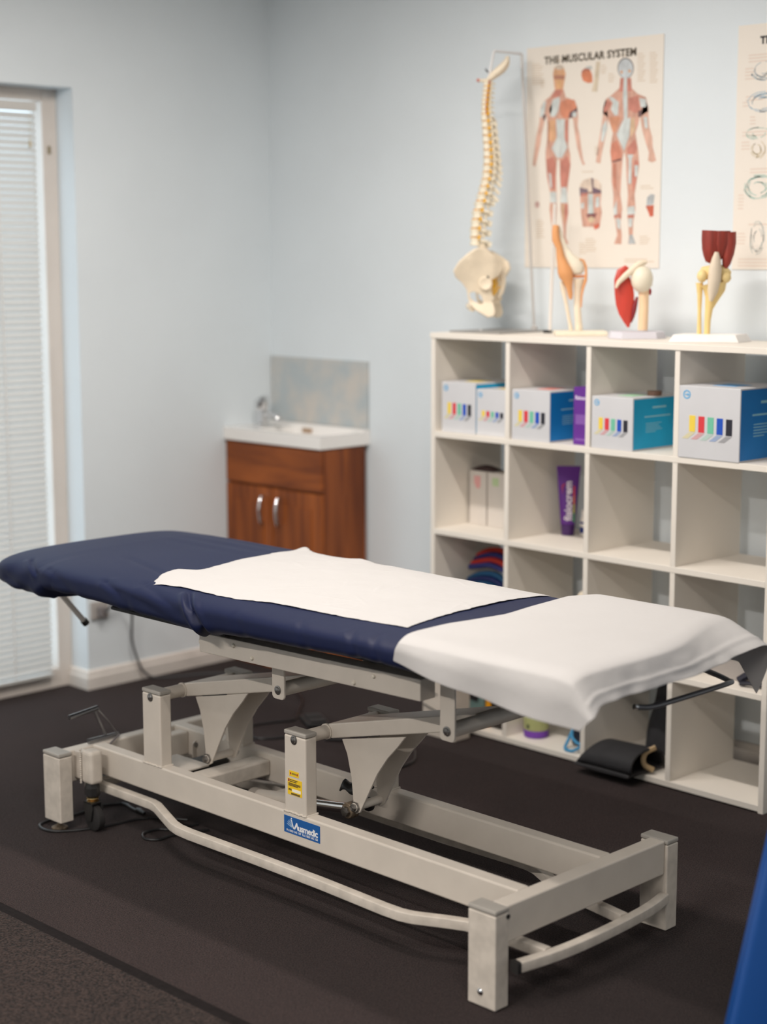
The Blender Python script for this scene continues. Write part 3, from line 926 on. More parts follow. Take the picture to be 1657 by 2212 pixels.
# ================================================================== paper sheets on the table
def paper():
    nu, nv = 200, 130
    rc = random.Random(3)
    creases = [(rc.uniform(1.5, 2.25), rc.uniform(-1.63, -1.17), rc.uniform(0, math.pi), rc.uniform(0.03, 0.12), rc.uniform(0.0006, 0.0016)) for _ in range(34)]
    def fn(u, v):
        # u head->foot, v near->far
        xh = interp(v, [(0, 1.500), (0.10, 1.476), (0.20, 1.466), (0.25, 1.500), (0.30, 1.500), (0.5, 1.468), (0.8, 1.446), (1, 1.436)])
        xf = interp(v, [(0, 2.282), (0.35, 2.259), (0.7, 2.256), (1, 2.262)])
        yn = interp(u, [(0, -1.706), (0.12, -1.688), (0.37, -1.690), (0.5, -1.669), (0.8, -1.660), (1, -1.643)])
        yf = interp(u, [(0, -1.150), (0.10, -1.176), (0.3, -1.158), (0.6, -1.146), (1, -1.157)])
        x = xh + (xf - xh) * u
        y = yn + (yf - yn) * v
        ed = min(u, 1 - u, v, 1 - v)
        if ed < 0.012:
            x += 0.0026 * noise.noise((x * 60, y * 60, 1.0)) + 0.0022 * noise.noise((x * 190, y * 190, 2.0))
            y += 0.0022 * noise.noise((x * 60, y * 60, 5.0)) + 0.0012 * noise.noise((x * 190, y * 190, 6.0))
        z = m_halfz(x, y) + 0.0022
        flat = m_halfz(x, max(y, -1.655)) + 0.002 - 0.35 * max(0, -1.655 - y)
        z = max(z, flat)
        # lifted corners and a few soft creases
        z += 0.006 * math.exp(-(u / 0.06) ** 2 - ((v - 0.16) / 0.10) ** 2)
        z -= 0.005 * math.exp(-(u / 0.03) ** 2 - (v / 0.06) ** 2)
        z += 0.010 * math.exp(-(u / 0.035) ** 2 - ((v - 1) / 0.06) ** 2)
        z += 0.006 * math.exp(-((u - 0.27) / 0.04) ** 2 - ((v - 1) / 0.08) ** 2)
        z += 0.0016 * abs(noise.noise((x * 7, y * 7, 0.3))) + 0.0008 * noise.noise((x * 22, y * 22, 2.0))
        for (ca, cb, an, ln_, am) in creases:
            dx_, dy_ = x - ca, y - cb
            al = dx_ * math.cos(an) + dy_ * math.sin(an)
            if abs(al) < ln_:
                ac = -dx_ * math.sin(an) + dy_ * math.cos(an)
                z += am * math.exp(-(ac / 0.0045) ** 2) * (1 - abs(al) / ln_)
        d = abs((y + 1.24) - 0.9 * (x - 1.66)) 
        z += 0.0015 * math.exp(-(d / 0.008) ** 2) * max(0, 1 - abs(x - 1.66) / 0.12)
        return (x, y, z)
    return MB().grid(nu, nv, fn)
tag(paper().build('paper_sheet', PAPERW, None, smooth=True, solid=0.0006, angle=3), 'torn white paper sheet lying flat across the middle of the navy table top', 'paper sheet')

def foot_sheet():
    YN, YF = -1.7535, mir(-1.7535) + 0.006
    XE = 2.802
    ZT = 0.7115
    nd_, nt_, ne, nx = 14, 46, 12, 40
    def hang(x):
        return ZT - interp(x, [(2.35, 0.668), (2.516, 0.640), (2.65, 0.6255), (2.735, 0.617), (2.83, 0.6125)])
    rows = []
    cols = []
    for j in range(nd_):
        cols.append(('n', 1 - j / nd_))
    for j in range(nt_ + 1):
        cols.append(('t', j / nt_))
    for j in range(1, nd_ + 1):
        cols.append(('f', j / nd_))
    rowp = [('x', i / nx) for i in range(nx + 1)] + [('e', i / ne) for i in range(1, ne + 1)]
    vs = []
    for rk, rv in rowp:
        for ck, cv in cols:
            head = 2.352 + 0.010 * noise.noise((cv * 7, 3.1, 0.2)) + (0.02 if ck == 'n' else 0)
            head = interp(cv, [(0, 2.366), (0.1, 2.352), (0.25, 2.352), (0.48, 2.372), (0.7, 2.358), (0.85, 2.352), (1, 2.400)]) if ck == 't' else (2.366 - 0.012 * cv if ck == 'n' else 2.40)
            yy = YN + (YF - YN) * cv if ck == 't' else (YN if ck == 'n' else YF)
            sm = max(0.0, min(1.0, (yy + 1.50) / 0.36))
            sm = sm * sm * (3 - 2 * sm)
            XE = 2.802 - 0.082 * sm
            x = head + (XE - head) * (rv if rk == 'x' else 1.0)
            e = rv if rk == 'e' else 0.0
            if ck == 't':
                y = YN + (YF - YN) * cv
                # soft roll at both long edges
                dd = min(y - YN, YF - y)
                z = ZT - 0.010 * max(0, 1 - dd / 0.04) ** 2
                q = max(0, (x - (XE - 0.035)) / 0.035)
                z -= 0.006 * q * q
            else:
                dlen = hang(x) if ck == 'n' else 0.105
                d = cv * dlen
                z = ZT - 0.010 - d * 0.9
                q = max(0, (x - (XE - 0.035)) / 0.035)
                z -= 0.006 * q * q * (1 - cv)
                bulge = 0.006 * math.sin(x * 26) * cv
                y = (YN - 0.010 * math.sin(min(1, cv * 2) * math.pi / 2) - bulge) if ck == 'n' else (YF + 0.012 * math.sin(min(1, cv * 2) * math.pi / 2) + bulge)
            if e > 0:
                if ck == 't':
                    dd = min(y - YN, YF - y)
                    k = math.exp(-(dd / 0.024) ** 2)          # 1 at the corners
                    ang = math.radians(54 - 8 * k) * (1 - sm) + math.radians(24) * sm
                    ln = (0.060 + 0.014 * k) * (1 - sm) + 0.098 * sm
                    fl = 0.0015 * math.sin(y * 48 + 1.0) * (1 - k) + 0.002 * math.sin(y * 21) + 0.004 * noise.noise((y * 26, e * 3.0, 8.0)) * (1 - k)
                    x += e * ln * math.cos(ang) + fl * e
                    z -= e * ln * math.sin(ang)
                    if 0.60 < e < 0.72:
                        x += 0.0016
                        z += 0.0022
                else:
                    ang = math.radians(46 * (1 - cv)) if ck == 'n' else math.radians(24 + 30 * cv)
                    ln = (0.074 - 0.048 * cv) if ck == 'n' else 0.098 - 0.02 * cv
                    x += e * ln * math.cos(ang)
                    z -= e * ln * math.sin(ang)
            z += 0.0018 * noise.noise((x * 9, y * 9, z * 9)) 
            if ck == 'n':
                y -= 0.004 * noise.noise((x * 12, z * 14, 4.0)) * cv
            vs.append((x, y, z))
    nc = len(cols)
    fs = [(i * nc + j, (i + 1) * nc + j, (i + 1) * nc + j + 1, i * nc + j + 1) for i in range(len(rowp) - 1) for j in range(nc - 1)]
    return MB().add(vs, fs)
tag(foot_sheet().build('paper_sheet', PAPERW, None, smooth=True, solid=0.0008, subs=1, angle=3), 'white sheet draped over the foot end of the treatment table with hanging corners', 'paper sheet')
# ================================================================== vanity in the corner
VX0, VX1, VY = 0.004, 0.500, -0.227
van = thing('vanity_cabinet', 'small cherry wood vanity cabinet with two doors in the corner', 'cabinet', (0.25, -0.11, 0))
body = MB()
body.box(VX0, VX1 - 0.0, VY + 0.017, -0.018, 0.0, 0.800)
body.build('carcass', WOOD_V, van, bevel=0.001)
MB().box(VX0, VX1, VY, VY + 0.016, 0.655, 0.798).build('drawer_front', WOOD_H, van, bevel=0.003)
for i, (a, b) in enumerate(((VX0, 0.2505), (0.2535, VX1))):
    d_ = MB().box(a, b, VY, VY + 0.016, 0.075, 0.648).build('door', WOOD_V, van, bevel=0.003)
    MB().box(a + 0.045, b - 0.045, VY - 0.003, VY, 0.13, 0.595).build('door_panel', WOOD_V, d_, bevel=0.0028, seg=3)
    hx = 0.2100 if i == 0 else 0.2960
    MB().loft(spline([(hx, VY, 0.618), (hx, VY - 0.018, 0.612), (hx, VY - 0.026, 0.570), (hx, VY - 0.018, 0.528), (hx, VY, 0.522)], 5), 0.0058, 10).build('handle', CHROME, d_, smooth=True)
MB().box(VX0 + 0.01, VX1 - 0.01, VY + 0.03, VY + 0.045, 0.0, 0.072).build('plinth', WOOD_H, van)
CERAM = mat('white_ceramic', (0.88, 0.85, 0.82), 0.18, coat=0.4)
def basin():
    x0, x1, y0, y1 = 0.001, 0.506, -0.235, -0.001
    zt, zb = 0.846, 0.803
    def fn(u, v):
        x, y = x0 + (x1 - x0) * u, y0 + (y1 - y0) * v
        # bowl: everything right of the tap ledge
        a = max(0.0, min(1.0, (x - 0.135) / 0.05)) * max(0.0, min(1.0, (x1 - 0.022 - x) / 0.045))
        b = max(0.0, min(1.0, (y - y0 - 0.020) / 0.040)) * max(0.0, min(1.0, (y1 - 0.022 - y) / 0.030))
        s = a * b
        s = s * s * (3 - 2 * s)
        zr = zt + 0.010 * max(0.0, min(1.0, (y - y1 + 0.035) / 0.02))
        return (x, y, zr - 0.038 * s)
    nu, nv = 56, 36
    mb = MB().grid(nu, nv, fn)
    top = list(mb.v)
    rim = [i * nv for i in range(nu)] + [(nu - 1) * nv + j for j in range(1, nv)] + [i * nv + nv - 1 for i in range(nu - 2, -1, -1)] + [j for j in range(nv - 2, 0, -1)]
    base = len(mb.v)
    for i in rim:
        v = mb.v[i]
        mb.v.append((v[0], v[1], zb))
    k = len(rim)
    for i in range(k):
        j = (i + 1) % k
        mb.f.append((rim[i], rim[j], base + j, base + i))
    mb.f.append(tuple(base + i for i in range(k)))
    return mb
bs = thing('wash_basin', 'white ceramic wash basin set on the cherry wood vanity', 'basin', (0.25, -0.12, 0.803))
basin().build('bowl', CERAM, bs, smooth=True, angle=0.9)
MB().box(0.205, 0.250, -0.042, -0.036, 0.826, 0.842).build('overflow_slot', mat('overflow_tan', (0.42, 0.28, 0.18), 0.4), bs)
tp = thing('basin_tap', 'chrome mixer tap at the left end of the wash basin', 'tap', (0.075, -0.12, 0.846))
MB().lathe((0.075, -0.12, 0.8465), [(0.028, 0), (0.028, 0.007), (0.022, 0.011), (0.021, 0.058), (0.025, 0.064), (0.025, 0.090), (0.014, 0.098)], 24).build('tap_body', CHROME, tp, smooth=True)
MB().loft(spline([(0.085, -0.12, 0.884), (0.13, -0.125, 0.890), (0.172, -0.130, 0.886), (0.178, -0.130, 0.868)], 5), [(0.013, 0.010)] * 16, 12).build('spout', CHROME, tp, smooth=True)
MB().loft([(0.075, -0.12, 0.944), (0.100, -0.128, 0.952), (0.128, -0.136, 0.950)], [(0.012, 0.007), (0.010, 0.006), (0.008, 0.004)], 12).build('lever', CHROME, tp, smooth=True)
sp_ = MB().box(0.003, 0.502, -0.010, 0.0, 0.857, 1.088)
tag(sp_.build('splashback', MARBLE, None, bevel=0.002), 'mottled grey splashback panel on the wall above the basin', 'splashback')

# ================================================================== cube shelf
SA = -0.0198
SHX, SHY = 1.1163, -0.3325
PX, PZ, BTH = 0.3018, 0.2993, 0.0165
DEP = 0.303
SH = thing('cube_shelf', 'white open-backed cube shelf, four by four, against the wall', 'shelf', (SHX, SHY, 0), SA)
ZTOPC = 1.2100
h = BTH / 2
for c in range(5):
    z0 = 0.0
    nm = 'side_panel' if c in (0, 4) else 'divider'
    if c in (0, 4):
        MB().box(c * PX - h, c * PX + h, 0, DEP, 0.0, ZTOPC - h).build(nm, MELA, SH, bevel=0.001, world=False)
    else:
        for r in range(4):
            MB().box(c * PX - h, c * PX + h, 0.001, DEP, ZTOPC - (r + 1) * PZ + h, ZTOPC - r * PZ - h).build(nm, MELA, SH, bevel=0.001, world=False)
for r in range(5):
    zc = ZTOPC - r * PZ
    if r == 0:
        MB().box(-h - 0.003, 4 * PX + h + 0.003, -0.002, DEP + 0.002, zc - h, zc + h).build('top_board', MELA, SH, bevel=0.001, world=False)
    else:
        zl = max(zc - h, 0.0005)
        MB().box(h, 4 * PX - h, 0, DEP, zl, zc + h).build('shelf_board', MELA, SH, bevel=0.001, world=False)
def cell_floor(r):
    return ZTOPC - (r + 1) * PZ + h
def sworld(x, y, z=0.0):
    return Vector((SHX + math.cos(SA) * x - math.sin(SA) * y, SHY + math.sin(SA) * x + math.cos(SA) * y, z))
def sthing(name, label, cat, x, y, z, rz=0.0, group=None):
    """a thing standing at shelf coordinates (x along, y deep)"""
    return thing(name, label, cat, sworld(x, y, z + 0.0004), SA + rz, group)
def lb(mb, name, m, t, **kw):
    return mb.build(name, m, t, world=False, **kw)

# ---- boxes of resistance bands on the top row
CARTON = mat('pale_printed_carton', (0.62, 0.62, 0.64), 0.55, var=0.015, scale=12)
BARS = [((244, 214, 80), (224, 60, 70), (110, 200, 170), (20, 70, 190), (30, 30, 45))] * 5
TEAL, DBLUE, SKY = ink((0, 164, 212)), ink((0, 126, 200)), ink((80, 170, 220))
def band_box(lbl, x, y, w, hgt, d, side, flap, barw=1.0, roll=False, rz=0.0):
    t = sthing('band_box', lbl, 'box', x, y, cell_floor(0), rz, 'boxes of resistance bands')
    b = lb(MB().box(0, w, 0, d, 0, hgt), 'carton', CARTON, t, bevel=0.0015)
    lb(MB().box(w, w + 0.0006, 0.004, d - 0.003, 0.004, hgt - 0.004), 'printed_side', side, b)
    # light round logo, top left of the front
    lx, lz = w * 0.13, hgt * 0.88
    ring = MB()
    for k in range(20):
        a0, a1 = 2 * math.pi * k / 20, 2 * math.pi * (k + 1) / 20
        ro, ri = hgt * 0.062, hgt * 0.045
        ring.add([(lx + ro * math.cos(a0), -0.0006, lz + ro * math.sin(a0)), (lx + ro * math.cos(a1), -0.0006, lz + ro * math.sin(a1)),
                  (lx + ri * math.cos(a1), -0.0006, lz + ri * math.sin(a1)), (lx + ri * math.cos(a0), -0.0006, lz + ri * math.sin(a0))], [(0, 1, 2, 3)])
    ring.prism([(lx - ro * 0.5, lz - ro * 0.12), (lx + ro * 0.2, lz - ro * 0.12), (lx + ro * 0.2, lz - ro * 0.4), (lx + ro * 0.65, lz), (lx + ro * 0.2, lz + ro * 0.4), (lx + ro * 0.2, lz + ro * 0.12), (lx - ro * 0.5, lz + ro * 0.12)], 'y', -0.0007, 0)
    lb(ring, 'logo', SKY, b)
    cols = ((236, 206, 76), (216, 58, 66), (112, 190, 160), (22, 78, 184), (34, 34, 46))
    bw = 0.100 * w * barw
    for k, c in enumerate(cols):
        bx = w * (0.18 + 0.150 * k)
        z0, z1 = hgt * 0.37, hgt * 0.595
        if roll:
            z0, z1 = hgt * 0.42, hgt * 0.54
        dz = -hgt * 0.004 * k
        lb(MB().box(bx, bx + bw, -0.0007, 0, z0 + dz, z1 + dz), 'band_print', ink(c), b)
        tint = tuple(int(205 + (cc - 205) * 0.28) for cc in c)
        lb(MB().prism([(bx, z0 + dz - hgt * 0.01), (bx + bw, z0 + dz - hgt * 0.01), (bx + bw - w * 0.12, z0 + dz - hgt * 0.10), (bx - w * 0.12, z0 + dz - hgt * 0.10)], 'y', -0.0005, 0), 'band_trail_print', ink(tint), b)
    # text lines on the coloured side
    pl = ink((150, 205, 220))
    for (ya, yb, zf, th) in ((0.42, 0.72, 0.80, 0.018), (0.25, 0.82, 0.63, 0.012), (0.28, 0.62, 0.50, 0.006), (0.28, 0.56, 0.46, 0.006), (0.28, 0.60, 0.42, 0.006), (0.28, 0.64, 0.38, 0.006), (0.28, 0.50, 0.34, 0.006)):
        lb(MB().box(w + 0.0006, w + 0.0010, d * ya, d * yb, hgt * (zf - th), hgt * (zf + th)), 'print_line', pl, b)
    lb(MB().box(w * 0.35, w * 0.72, d * 0.25, d * 0.6, hgt, hgt + 0.0006), 'lid_print', ink(flap), b)
    return t
band_box('white resistance-band box in the leftmost cube of the top row', 0.022, 0.016, 0.139, 0.152, 0.20, TEAL, (240, 220, 120))
band_box('shorter band box with five small colour rolls, tucked beside the leftmost box', 0.1625, 0.020, 0.122, 0.137, 0.18, DBLUE, (240, 215, 130), 1.0, True)
band_box('white resistance-band box beside the purple carton in the second top cube', 0.316, 0.006, 0.144, 0.146, 0.20, DBLUE, (235, 150, 140))
band_box('white resistance-band box with a teal side in the third top cube', 0.615, 0.004, 0.144, 0.145, 0.205, TEAL, (170, 215, 180))
band_box('largest white resistance-band box, with a deep blue side, in the rightmost top cube', 0.916, -0.002, 0.193, 0.191, 0.22, ink((0, 118, 194)), (110, 170, 220))
# brown roll-end on the third box
t = sthing('tape_roll', 'small brown tape roll on the teal-sided band box', 'tape', 0.735, 0.13, cell_floor(0) + 0.1457)
lb(MB().lathe((0, 0, 0), [(0.014, 0), (0.020, 0), (0.020, 0.012), (0.014, 0.012)], 20), 'roll', ink((120, 90, 75)), t, smooth=True)
# purple carton and pump bottle
PURP = mat('purple_print', (0.125, 0.022, 0.27), 0.42)
t = sthing('cream_carton', 'purple massage-cream carton beside the band box in the second top cube', 'box', 0.528, 0.030, cell_floor(0))
b = lb(MB().box(0, 0.062, 0, 0.062, 0, 0.163), 'carton', PURP, t, bevel=0.0012)
lb(text_mb('fisiocrem', 0.0165, facing((0.006, -0.0006, 0.128), (1, 0, 0), (0, 0, 1)), bold=0.0004), 'lettering', ink((230, 215, 240)), b)
lb(MB().box(0.008, 0.054, -0.0006, 0, 0.058, 0.086), 'print_panel', ink((130, 85, 165)), b)
lb(MB().box(0.008, 0.054, -0.0006, 0, 0.012, 0.018), 'print_line', ink((130, 85, 165)), b)
t = sthing('pump_bottle', 'purple pump bottle standing behind the purple carton', 'bottle', 0.545, 0.150, cell_floor(0))
lb(MB().lathe((0, 0, 0), [(0.028, 0), (0.030, 0.004), (0.030, 0.150), (0.022, 0.165), (0.011, 0.172), (0.011, 0.190)], 24), 'bottle', PURP, t, smooth=True)
pu = lb(MB().lathe((0, 0, 0), [(0.013, 0.186), (0.013, 0.200), (0.005, 0.202), (0.005, 0.216)], 18), 'pump', mat('dark_purple', (0.06, 0.012, 0.13), 0.4), t, smooth=True)
lb(MB().loft([(0.004, 0, 0.217), (-0.016, -0.008, 0.217), (-0.030, -0.014, 0.211)], [(0.007, 0.004), (0.006, 0.004), (0.004, 0.003)], 10), 'spout', mat('dark_purple', (0.06, 0.012, 0.13), 0.4), pu, smooth=True)

# ---- second row
WCART = mat('white_carton', (0.66, 0.61, 0.56), 0.6)
for i, (lx, lbl, mk) in enumerate(((0.018, 'tall white carton with a pink mark in the leftmost cube of the second row', (228, 168, 166)), (0.094, 'tall white carton with a faint green mark, right of the pink-marked carton', (185, 205, 160)))):
    t = sthing('tall_carton', lbl, 'box', lx, 0.146, cell_floor(1), 0, 'tall white cartons')
    b = lb(MB().box(0, 0.070, 0, 0.065, 0, 0.168), 'carton', WCART, t, bevel=0.0012)
    lb(MB().box(0.020, 0.046, -0.0006, 0, 0.128, 0.153), 'print_mark', ink(mk), b)
    if i == 0:
        lb(MB().prism([(0.022, 0.128), (0.046, 0.128), (0.044, 0.118), (0.034, 0.112), (0.028, 0.118)], 'y', -0.0006, 0), 'print_mark', ink(mk), b)
t = sthing('dark_pouch', 'dark flat pouch lying on top of the tall white cartons', 'pouch', 0.06, 0.18, cell_floor(1) + 0.1685)
lb(MB().grid(14, 8, lambda u, v: (-0.045 + 0.09 * u, -0.025 + 0.05 * v, 0.001 + 0.014 * math.sin(math.pi * u) ** 0.6 * math.sin(math.pi * v) ** 0.6)), 'pouch', ink((62, 44, 44)), t, smooth=True, solid=0.002)
t = sthing('cream_tube', 'purple squeeze tube of massage cream standing cap down in the second-row cube', 'tube', 0.372, 0.200, cell_floor(1), math.pi / 4)
def tube_body(u, v):
    a = 2 * math.pi * u
    z = 0.034 + 0.164 * v
    w_ = 0.022 + 0.013 * v
    d_ = 0.018 * (1 - v) + 0.0012
    return (w_ * math.cos(a), d_ * math.sin(a), z)
tb = MB().grid(33, 12, tube_body)
b = lb(tb, 'tube_body', PURP, t, smooth=True)
lb(MB().box(-0.036, 0.036, -0.0016, 0.0016, 0.195, 0.208), 'crimp', PURP, t, bevel=0.0006)
lb(MB().lathe((0, 0, 0), [(0.018, 0), (0.0195, 0.002), (0.021, 0.032), (0.018, 0.035)], 24), 'cap', mat('dark_purple', (0.06, 0.012, 0.13), 0.4), t, smooth=True)
lb(text_mb('fisiocrem', 0.032, facing((0.009, -0.0205, 0.046), (0, 0.10, 1), (-1, 0, 0)), bold=0.0010), 'lettering', ink((232, 222, 235)), b)
rb = MB()
for k, c in enumerate(((214, 70, 40), (225, 120, 40), (190, 190, 60), (70, 160, 80))):
    z0 = 0.150 - 0.027 * k
    lb(MB().prism([(0.0135 + 0.0002 * k, z0), (0.0175, z0), (0.0170, z0 - 0.027), (0.0130, z0 - 0.027)], 'y', -0.0215, -0.0205), 'stripe_print', ink(c), b)
lb(MB().prism([(-0.022, 0.150), (-0.018, 0.156), (-0.010, 0.158), (-0.012, 0.155), (-0.018, 0.150), (-0.019, 0.125)], 'y', -0.0215, -0.0205), 'stripe_print', ink((190, 55, 60)), b)
t = sthing('pill_bottle', 'small white bottle with a navy label beside the purple tube', 'bottle', 0.416, 0.236, cell_floor(1))
b = lb(MB().lathe((0, 0, 0), [(0.019, 0), (0.021, 0.002), (0.021, 0.050), (0.017, 0.056), (0.017, 0.074), (0.015, 0.076)], 20), 'bottle', ink((232, 226, 216)), t, smooth=True)
lb(MB().lathe((0, 0, 0), [(0.0213, 0.008), (0.0215, 0.008), (0.0215, 0.026), (0.0213, 0.026)], 20), 'label_band', ink((36, 50, 120)), b, smooth=True)
lb(MB().lathe((0, 0, 0), [(0.0213, 0.036), (0.0215, 0.036), (0.0215, 0.042), (0.0213, 0.042)], 20), 'label_band', ink((36, 50, 120)), b, smooth=True)

# ---- third row
def bundle(name, lbl, x, y, z, c1, c2, L, rz=0.0):
    t = sthing(name, lbl, 'bands', x, y, z, rz, 'folded elastic bands')
    for k in range(4):
        pts = [(-L / 2, -0.02 + 0.012 * k, 0.012 + 0.010 * k), (-L / 4, -0.024 + 0.012 * k, 0.020 + 0.014 * k), (0, -0.02 + 0.012 * k, 0.028 + 0.014 * k), (L / 4, -0.018 + 0.012 * k, 0.022 + 0.014 * k), (L / 2, -0.02 + 0.012 * k, 0.012 + 0.009 * k)]
        lb(MB().loft(spline(pts, 4), (0.012, 0.009), 10), 'band_fold', ink(c1 if k % 2 else c2), t, smooth=True)
t = sthing('gear_bag', 'dark navy fabric bag under the folded bands in the third-row left cube', 'bag', 0.110, 0.140, cell_floor(2))
lb(MB().box(-0.085, 0.085, -0.07, 0.07, 0.0, 0.085), 'bag', ink((34, 36, 62)), t, bevel=0.022, seg=4)
bundle('elastic_band_bundle', 'teal and navy folded elastic bands lying on the navy bag', 0.120, 0.115, cell_floor(2) + 0.0855, (28, 84, 124), (30, 40, 96), 0.17)
bundle('elastic_band_bundle', 'red and navy folded elastic bands topmost in the third-row left cube', 0.120, 0.150, cell_floor(2) + 0.1550, (206, 54, 40), (44, 48, 116), 0.16)
t = sthing('towel_roll', 'cream rolled towel at the right end of the third-row second cube', 'towel', 0.548, 0.075, cell_floor(2))
lb(MB().loft([(0, -0.07, 0.068), (0, 0.07, 0.068)], [(0.040, 0.066)] * 2, 24), 'roll', mat('cream_towel', (0.68, 0.60, 0.48), 0.9, var=0.06, scale=60, bump=0.4, bscale=150), t, smooth=True)
lb(MB().ball((0, 0.0, 0.150), (0.024, 0.03, 0.024)), 'fold', mat('cream_towel', (0.68, 0.60, 0.48), 0.9), t, smooth=True)
t = sthing('storage_box', 'small grey box in the third-row rightmost cube', 'box', 0.975, 0.075, cell_floor(2))
lb(MB().box(0, 0.125, 0, 0.10, 0, 0.070), 'box', mat('grey_box', (0.34, 0.31, 0.29), 0.6), t, bevel=0.002)
lb(MB().box(0.002, 0.123, -0.001, 0, 0.055, 0.066), 'lid_lip', mat('grey_lip', (0.45, 0.42, 0.39), 0.6), t)
t = sthing('wrist_brace', 'dark navy wrist brace with an orange tag in the third-row rightmost cube', 'brace', 1.140, 0.070, cell_floor(2))
lb(MB().loft(spline([(-0.045, -0.02, 0.010), (-0.02, -0.01, 0.028), (0.01, 0.0, 0.034), (0.03, 0.01, 0.024), (0.038, 0.02, 0.012)], 5), (0.012, 0.011), 10), 'strap', ink((28, 28, 44)), t, smooth=True)
lb(MB().loft(spline([(-0.030, -0.035, 0.007), (0.0, -0.030, 0.012), (0.035, -0.02, 0.010)], 5), (0.008, 0.006), 10), 'strap', ink((24, 24, 38)), t, smooth=True)
lb(MB().box(0.004, 0.018, -0.026, -0.018, 0.018, 0.034), 'tag', ink((150, 74, 40)), t)

# ---- bottom row
t = sthing('black_roll', 'black cylinder roll standing beside the teal tape box on the bottom row', 'roll', 0.066, 0.055, cell_floor(3))
lb(MB().lathe((0, 0, 0), [(0.014, 0), (0.0155, 0.002), (0.0155, 0.085), (0.013, 0.090), (0.0155, 0.094), (0.0155, 0.170), (0.012, 0.173)], 20), 'roll', ink((28, 26, 30)), t, smooth=True)
t = sthing('tape_box', 'teal-grey tape box with a black label on the bottom row', 'box', 0.088, 0.050, cell_floor(3))
b = lb(MB().box(0, 0.085, 0, 0.09, 0, 0.160), 'box', ink((112, 138, 134)), t, bevel=0.002)
lb(MB().prism([(0.020, 0.070), (0.060, 0.066), (0.072, 0.116), (0.036, 0.108)], 'y', -0.0006, 0), 'label_print', ink((34, 30, 32)), b)
lb(MB().box(0.036, 0.060, -0.0010, -0.0005, 0.088, 0.098), 'print_line', ink((130, 112, 110)), b)
t = sthing('hand_tool', 'orange and black hand tool lying upright beside the teal tape box', 'tool', 0.186, 0.040, cell_floor(3))
ORG = ink((236, 160, 22))
lb(MB().prism([(0.0, 0.002), (0.004, 0.095), (0.018, 0.130), (0.030, 0.138), (0.080, 0.132), (0.084, 0.122), (0.034, 0.118), (0.026, 0.108), (0.020, 0.002)], 'y', 0, 0.045), 'shell', ORG, t, bevel=0.003)
lb(MB().box(0.020, 0.084, 0.003, 0.042, 0.002, 0.095), 'core', ink((36, 28, 24)), t, bevel=0.004)
lb(MB().box(0.046, 0.076, 0.0015, 0.003, 0.052, 0.066), 'print_mark', ink((150, 130, 110)), t)
t = thing('floor_carton', 'cream carton standing on the carpet at the left end of the cube shelf', 'box', (1.245, -0.405, 0))
MB().box(1.178, 1.312, -0.440, -0.372, 0.001, 0.245).build('carton', mat('cream_carton', (0.66, 0.58, 0.50), 0.7, var=0.05, scale=10), t, bevel=0.003)
MB().loft(spline([(1.190, -0.4415, 0.150), (1.208, -0.4415, 0.140), (1.240, -0.4415, 0.136)], 4), 0.0016, 6).build('tie', BLACKP, t, smooth=True)
MB().loft(spline([(1.184, -0.4415, 0.098), (1.205, -0.4415, 0.092), (1.236, -0.4415, 0.084)], 4), 0.0018, 6).build('tie', BLACKP, t, smooth=True)
t = sthing('balm_jar', 'green-labelled tub with a purple base ring on the bottom shelf', 'jar', 0.365, 0.075, cell_floor(3))
lb(MB().lathe((0, 0, 0), [(0.034, 0), (0.037, 0.003), (0.038, 0.020), (0.037, 0.022)], 32), 'lid', ink((116, 62, 168)), t, smooth=True)
lb(MB().lathe((0, 0, 0), [(0.036, 0.022), (0.0375, 0.025), (0.0385, 0.095), (0.036, 0.100)], 32), 'tub', ink((186, 190, 130)), t, smooth=True)
lb(MB().box(-0.004, 0.004, -0.0385, -0.036, 0.030, 0.042), 'print_mark', ink((70, 80, 60)), t)
t = sthing('resistance_tube', 'blue resistance tubing coiled against a dark pouch on the bottom shelf', 'tubing', 0.545, 0.050, cell_floor(3))
lb(MB().loft(spline([(0.020, 0.050, 0.075), (0.0, 0.03, 0.080), (-0.022, 0.01, 0.062), (-0.012, -0.010, 0.040), (0.015, -0.020, 0.028), (0.032, -0.018, 0.024), (0.010, -0.032, 0.006), (-0.020, -0.030, 0.006), (-0.034, -0.002, 0.020), (-0.030, 0.015, 0.050)], 6), 0.0045, 10), 'coil', ink((60, 140, 185)), t, smooth=True)
lb(MB().box(-0.050, 0.030, 0.025, 0.070, 0.001, 0.080), 'pouch', ink((32, 40, 62)), t, bevel=0.012, seg=3)
# walker boot
t = sthing('walker_boot', 'black orthopaedic walker boot with its sole out over the bottom shelf edge', 'boot', 0.760, 0.060, cell_floor(3))
BOOT = mat('black_boot_foam', (0.013, 0.012, 0.014), 0.75, var=0.2, scale=40, bump=0.2, bscale=120)
lb(MB().prism([(-0.125, 0.004), (-0.128, 0.010), (-0.05, 0.014), (0.06, 0.014), (0.072, 0.010), (0.068, 0.002), (-0.05, 0.000)], 'y', -0.135, 0.020), 'sole', mat('boot_sole', (0.030, 0.028, 0.030), 0.6), t, bevel=0.003)
def foot_(u, v):
    a = math.pi * v
    x = -0.115 + 0.19 * u
    hh = 0.050 * min(1, (u * 6) ** 0.5) * (1 + 0.15 * u)
    return (x, -0.055 - 0.075 * math.cos(a), 0.014 + hh * math.sin(a) ** 0.7)
lb(MB().grid(24, 20, foot_), 'foot_shell', BOOT, t, smooth=True, solid=0.006)
